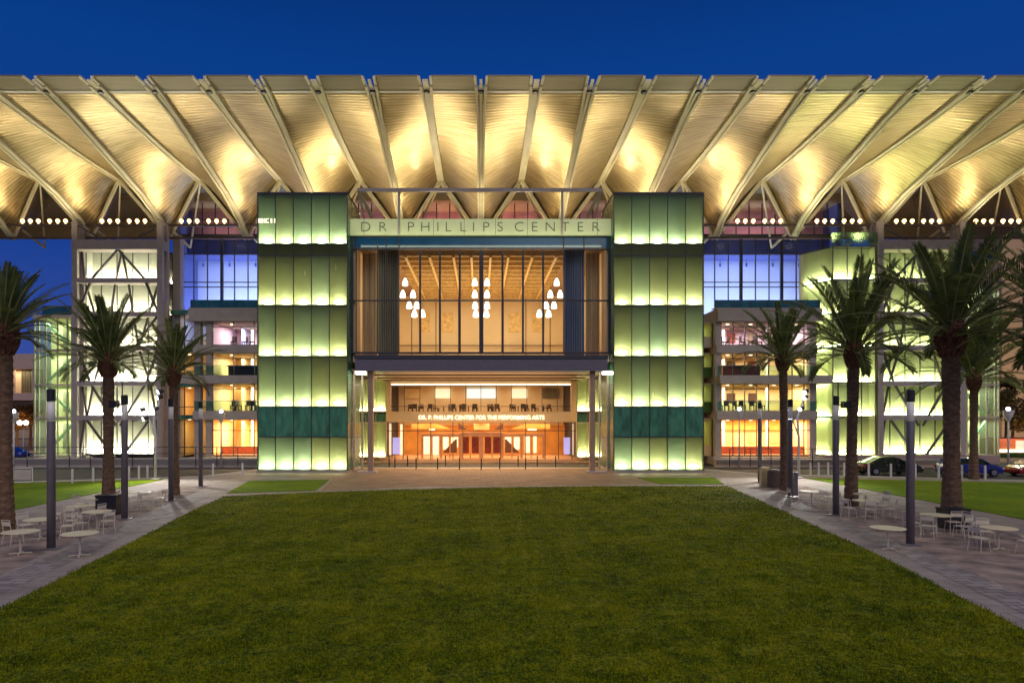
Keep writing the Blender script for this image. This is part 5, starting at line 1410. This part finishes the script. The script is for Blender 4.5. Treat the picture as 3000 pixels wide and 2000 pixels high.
# ================================================================== cars
def car(x, y, paint, label, flip=1, L=4.7, H=1.45, kind='sedan'):
    p = root('parked_car', (x, y, -.13), label, 'car', 'cars parked along the street')
    z0 = -.13
    def T_(px_, pz_): return (x + flip * px_, z0 + pz_)
    hl = L / 2
    body = [(-hl, .42), (-hl + .02, .72), (-hl + .12, .93), (-hl + .75, 1.0), (-hl + 1.4, .98), (.95, .96), (hl - .55, .86), (hl - .12, .70), (hl, .52), (hl - .02, .34), (hl - .1, .24), (-hl + .15, .24)]
    # body in slices across the width so that flanks round in
    def shell(prof, w, inset, name, m, par=p, zc=None):
        m_ = MB(); n = len(prof); secs = [(-w, inset), (-w + .07, inset * .25), (-w + .2, 0), (w - .2, 0), (w - .07, inset * .25), (w, inset)]
        cz = sum(q[1] for q in prof) / n; cxm = sum(q[0] for q in prof) / n
        vs = []
        for (yy_, ins) in secs:
            for (a, b) in prof:
                aa = cxm + (a - cxm) * (1 - ins); bb = cz + (b - cz) * (1 - ins * 1.3)
                X, Z = T_(aa, bb); vs.append((X, y + yy_, Z))
        fs = [tuple(range(n)), tuple(range(len(vs) - 1, len(vs) - n - 1, -1))]
        for s in range(len(secs) - 1):
            for i in range(n): fs.append((s * n + i, (s + 1) * n + i, (s + 1) * n + (i + 1) % n, s * n + (i + 1) % n))
        m_._add(vs, fs); o = m_.build(name, m, par, smooth=False); return o
    shell(body, .90, .08, 'body', paint)
    if kind == 'sedan': cab = [(-hl + .55, .97), (-hl + 1.25, 1.36), (-hl + 1.7, H), (.1, H + .01), (.55, 1.34), (1.35, .95)]
    else: cab = [(-hl + .12, .95), (-hl + .35, 1.38), (-hl + .8, H), (.2, H + .01), (.6, 1.36), (1.25, .94)]
    shell(cab, .78, .10, 'roof', paint)
    win = [(a * .955 + (-.0), (b - 1.0) * .80 + 1.0) for a, b in cab]
    for s in (-1, 1):
        m_ = MB(); yy_ = y + s * .705
        pl = [T_(a, b) for a, b in win]
        m_.prism(pl if flip > 0 else pl[::-1], y + s * .80 - .02, y + s * .80 + .02); w_ = m_.build('side_window', 'car_glass', p)
    for i, (wx) in enumerate((-hl + .88, hl - .92)):
        for s in (-1, 1):
            X, Z = T_(wx, .33); wn = node('wheel', p)
            m_ = MB(); a = (X, y + s * .90 - .11, Z); b = (X, y + s * .90 + .11, Z)
            m_.tube([a, (X, y + s * .90 - .07, Z), (X, y + s * .90 + .07, Z), b], [.30, .33, .33, .30], 22); m_.build('tyre', 'tyre', wn, smooth=False)
            m_ = MB(); m_.tube([(X, y + s * 1.015 - .006, Z), (X, y + s * 1.015 + .006, Z)], .19, 18)
            for k in range(5):
                a_ = k * 2 * math.pi / 5; m_.beam((X, y + s * 1.025, Z), (X + .2 * math.cos(a_), y + s * 1.025, Z + .2 * math.sin(a_)), .05, .02, up=(0, 1, 0))
            m_.build('rim', 'alloy', wn)
    for s in (-1, 1):
        X, Z = T_(hl - .2, .62); m_ = MB(); m_.box(X - .14, X + .14, y + s * .74 - .13, y + s * .74 + .13, Z - .06, Z + .06); m_.build('headlight', 'head_lens', p)
        X, Z = T_(-hl + .08, .78); m_ = MB(); m_.box(X - .10, X + .10, y + s * .74 - .13, y + s * .74 + .13, Z - .07, Z + .07); m_.build('tail_light', 'tail_red', p)
        X, Z = T_(.85, 1.0); m_ = MB(); m_.box(X - .1, X + .06, y + s * .98 - .08, y + s * .98 + .08, Z - .06, Z + .07); m_.build('mirror', paint, p)
        for q in (-.55, .35):
            X, Z = T_(q, .82); m_ = MB(); m_.box(X - .09, X + .09, y + s * .905 - .012, y + s * .905 + .012, Z - .015, Z + .015); m_.build('door_handle', 'alloy', p)
    m_ = MB()
    for q in (-1.1, -.05, .95):
        X, Z = T_(q, .6); m_.box(X - .008, X + .008, y - .904, y + .904, Z - .28, Z + .34)
    m_.build('door_seam', 'black_metal', p)
    X0_, _ = T_(-hl - .005, 0)
    return p
D_ = 53.8; car(PX(2600, D_), D_, 'car_black', 'black sedan parked behind the bollards left of the near lamp pole')
D_ = 52.8; car(PX(2838, D_), D_, 'car_blue', 'blue hatchback parked behind the slender palm', L=4.3, H=1.42, kind='hatch')
D_ = 52.5; car(PX(3045, D_), D_, 'car_red', 'red car cut by the right picture edge', flip=-1, L=4.4)
D_ = 74.0; car(PX(20, D_), D_, 'car_blue', 'small distant car in the street at the far left', L=4.2)

# ================================================================== surroundings
# far left: pinkish low building with loggia
o = root('neighbour_building', (-98, 140, 0), 'pinkish low building with a colonnade beyond the street on the far left', 'building')
Dn = 140
def nb(x0, x1, y0, y1, d0, d1, name, m): m_ = MB(); m_.box(PX(x0, Dn), PX(x1, Dn), Dn + d0, Dn + d1, PZ(y1, Dn), PZ(y0, Dn)); return m_.build(name, m, o)
nb(-400, 98, 1036, 1080, 0, 20, 'roof_band', 'wall_blush'); nb(-400, 98, 1081, 1150, 3, 20, 'rear_wall', 'wall_tan'); nb(-400, 98, 1151, 1172, 0, 20, 'floor_band', 'wall_blush')
for x_ in (-60, -20, 12, 33, 95): nb(x_ - 3, x_ + 3, 1080.5, 1150.5, 0.2, 1, 'column', 'wall_blush')
for k in range(12): nb(38 + k * 5 - .8, 38 + k * 5 + .8, 1082, 1149, 2.6, 2.9, 'window_bar', 'side_curtain')
nb(-400, 98, 1173, 1340, 4, 20, 'lower_wall', 'wall_tan')
nb(60, 80, 1005, 1030, 30, 40, 'roof_box', 'brick_red')
area('neighbour_light', (PX(40, 142), 141.6, PZ(1085, 142)), (0, 0, 0), 8, 1.5, 400, (1, .8, .5))
# far right: tan tower block
o = root('tower_block', (95, 112, 0), 'tall tan apartment tower at the right edge behind the trees', 'building')
m_ = MB(); m_.box(PX(2935, 112), PX(3250, 112), 112, 140, 0, 42); m_.build('wall', 'tower_tan', o)
for r_ in range(10):
    for c_ in range(3):
        m_ = MB(); X = PX(2996 + c_ * 75, 112); m_.box(X, X + 1.7, 111.9, 111.99, 5 + r_ * 3.5, 7.0 + r_ * 3.5); m_.build('window', 'dark_window', o)
m_ = MB(); m_.box(PX(2930, 112), PX(3255, 112), 111.5, 112.0, 3.6, 4.2); m_.build('ledge', 'tower_tan', o)
spot('tower_wash', (75, 96, 1.0), (90, 112, 16), 9000, (1, .72, .42), R(100), .8, .5)
# red lit shopfront and hedge bed at far right
D_ = 78
o = root('shop_front', (PX(2990, D_), D_, 0), 'low red lit shopfront behind the hedge at the right edge', 'shop')
m_ = MB(); m_.box(PX(2922, D_), PX(3200, D_), D_, D_ + 6, 0, PZ(1285, D_)); m_.build('wall', 'brick_red', o)
m_ = MB(); m_.box(PX(2922, D_), PX(3200, D_), D_ - .25, D_ - .01, PZ(1324, D_), PZ(1316, D_)); m_.build('light_strip', 'cove_glow', o)
m_ = MB(); m_.box(PX(2975, D_), PX(2998, D_), D_ - .1, D_ - .01, PZ(1314, D_), PZ(1290, D_)); m_.build('lit_sign', 'sign_red', o)
area('shop_light', (PX(2990, D_), D_ - 1.2, 3.2), (R(60), 0, 0), 10, .4, 120, (1, .35, .15))
def leaves(name, parent, boxes, n, size, m, seed=1):
    r_ = random.Random(seed); vs = []; fs = []
    for (cx_, cy_, cz_, rx_, ry_, rz_) in boxes:
        for _ in range(n):
            while True:
                a, b, c = r_.uniform(-1, 1), r_.uniform(-1, 1), r_.uniform(-1, 1)
                q = a * a + b * b + c * c
                if q < 1 and q > .15: break
            p = Vector((cx_ + a * rx_, cy_ + b * ry_, cz_ + c * rz_)); d1 = Vector((r_.uniform(-1, 1), r_.uniform(-1, 1), r_.uniform(-.6, .6))).normalized() * size * r_.uniform(.6, 1.3)
            d2 = d1.cross(Vector((r_.uniform(-1, 1), r_.uniform(-1, 1), r_.uniform(-1, 1)))).normalized() * size * .45
            o_ = len(vs); vs += [p - d1, p + d2, p + d1, p - d2]; fs.append((o_, o_ + 1, o_ + 2, o_ + 3))
    m_ = MB(); m_._add(vs, fs); return m_.build(name, m, parent)
def tree(x, y, h, rad, label, seed, m='tree_leaf', cat='tree', group=None):
    r_ = random.Random(seed); o = root('street_tree', (x, y, 0), label, cat, group)
    m_ = MB(); m_.tube([(x, y, 0), (x + .1, y, h * .35), (x, y, h * .6)], [.2, .15, .1], 8)
    for k in range(5): a = k * 1.26; m_.tube([(x + .05, y, h * .4), (x + math.cos(a) * rad * .6, y + math.sin(a) * rad * .6, h * .72)], [.09, .03], 6)
    m_.build('trunk', 'bark', o)
    bx = [(x + r_.uniform(-.55, .55) * rad, y + r_.uniform(-.55, .55) * rad, h * r_.uniform(.52, .88), rad * r_.uniform(.35, .6), rad * r_.uniform(.35, .6), rad * r_.uniform(.25, .45)) for _ in range(11)]
    leaves('crown', o, bx, 230, .17, m, seed)
tree(PX(2965, 84), 84, 8.2, 2.6, 'bushy tree at the right edge behind the street lamp', 5)
tree(PX(2946, 90), 90, 10.5, 1.8, 'narrow dark tree between the green stair and the tan tower', 6, m='tree_leaf')
tree(PX(3010, 80), 80, 6.4, 2.4, 'low tree at the right edge over the red shopfront', 7)
tree(PX(48, 88), 88, 6.0, 2.3, 'amber lit tree below the pinkish building on the far left', 8, m='tree_leaf_orange_lit')
tree(PX(88, 92), 92, 7.2, 1.9, 'amber lit tree beside the left green stair', 9, m='tree_leaf_orange_lit')
tree(PX(10, 92), 92, 6.6, 2.3, 'amber lit tree behind the left edge palm', 10, m='tree_leaf_orange_lit')
spot('street_glow', (PX(60, 82), 82, 1.0), (PX(60, 90), 90, 4), 2500, (1, .55, .18), R(120), .8, .3)
spot('street_glow', (PX(2960, 76), 74, 3.0), (PX(2965, 84), 84, 5), 900, (1, .8, .5), R(110), .8, .3)
hd = root('hedge', (PX(2960, 74), 74, 0), 'clipped green hedge in front of the red shopfront', 'hedge')
hb_ = [(PX(2925 + k * 9, 74), 74, PZ(1336, 74), .5, .5, .42) for k in range(11)]
leaves('leaves', hd, hb_, 260, .09, 'hedge_leaf', 4)
m_ = MB(); m_.box(PX(2922, 74), PX(3030, 74), 73.3, 74.7, -.1, PZ(1346, 74)); m_.build('planter', 'wall_tan', hd)
# distant white headlamps glow at far left street
o = root('street_light', (PX(68, 100), 100, 0), 'twin white street light glaring among the amber trees at the far left', 'street light')
m_ = MB(); m_.tube([(PX(68, 100), 100, 0), (PX(68, 100), 100, PZ(1238, 100))], .06, 6); m_.build('pole', 'steel_white', o)
for x_ in (58, 76):
    m_ = MB(); m_.ball((PX(x_, 84), 84, PZ(1238, 84)), .28, 10, 6); m_.build('lamp_head', 'lamp_white', o)
    m_ = MB(); m_.beam((PX(68, 84), 84, PZ(1238, 84)), (PX(x_, 84), 84, PZ(1238, 84)), .05, .05); m_.build('arm', 'steel_white', o)
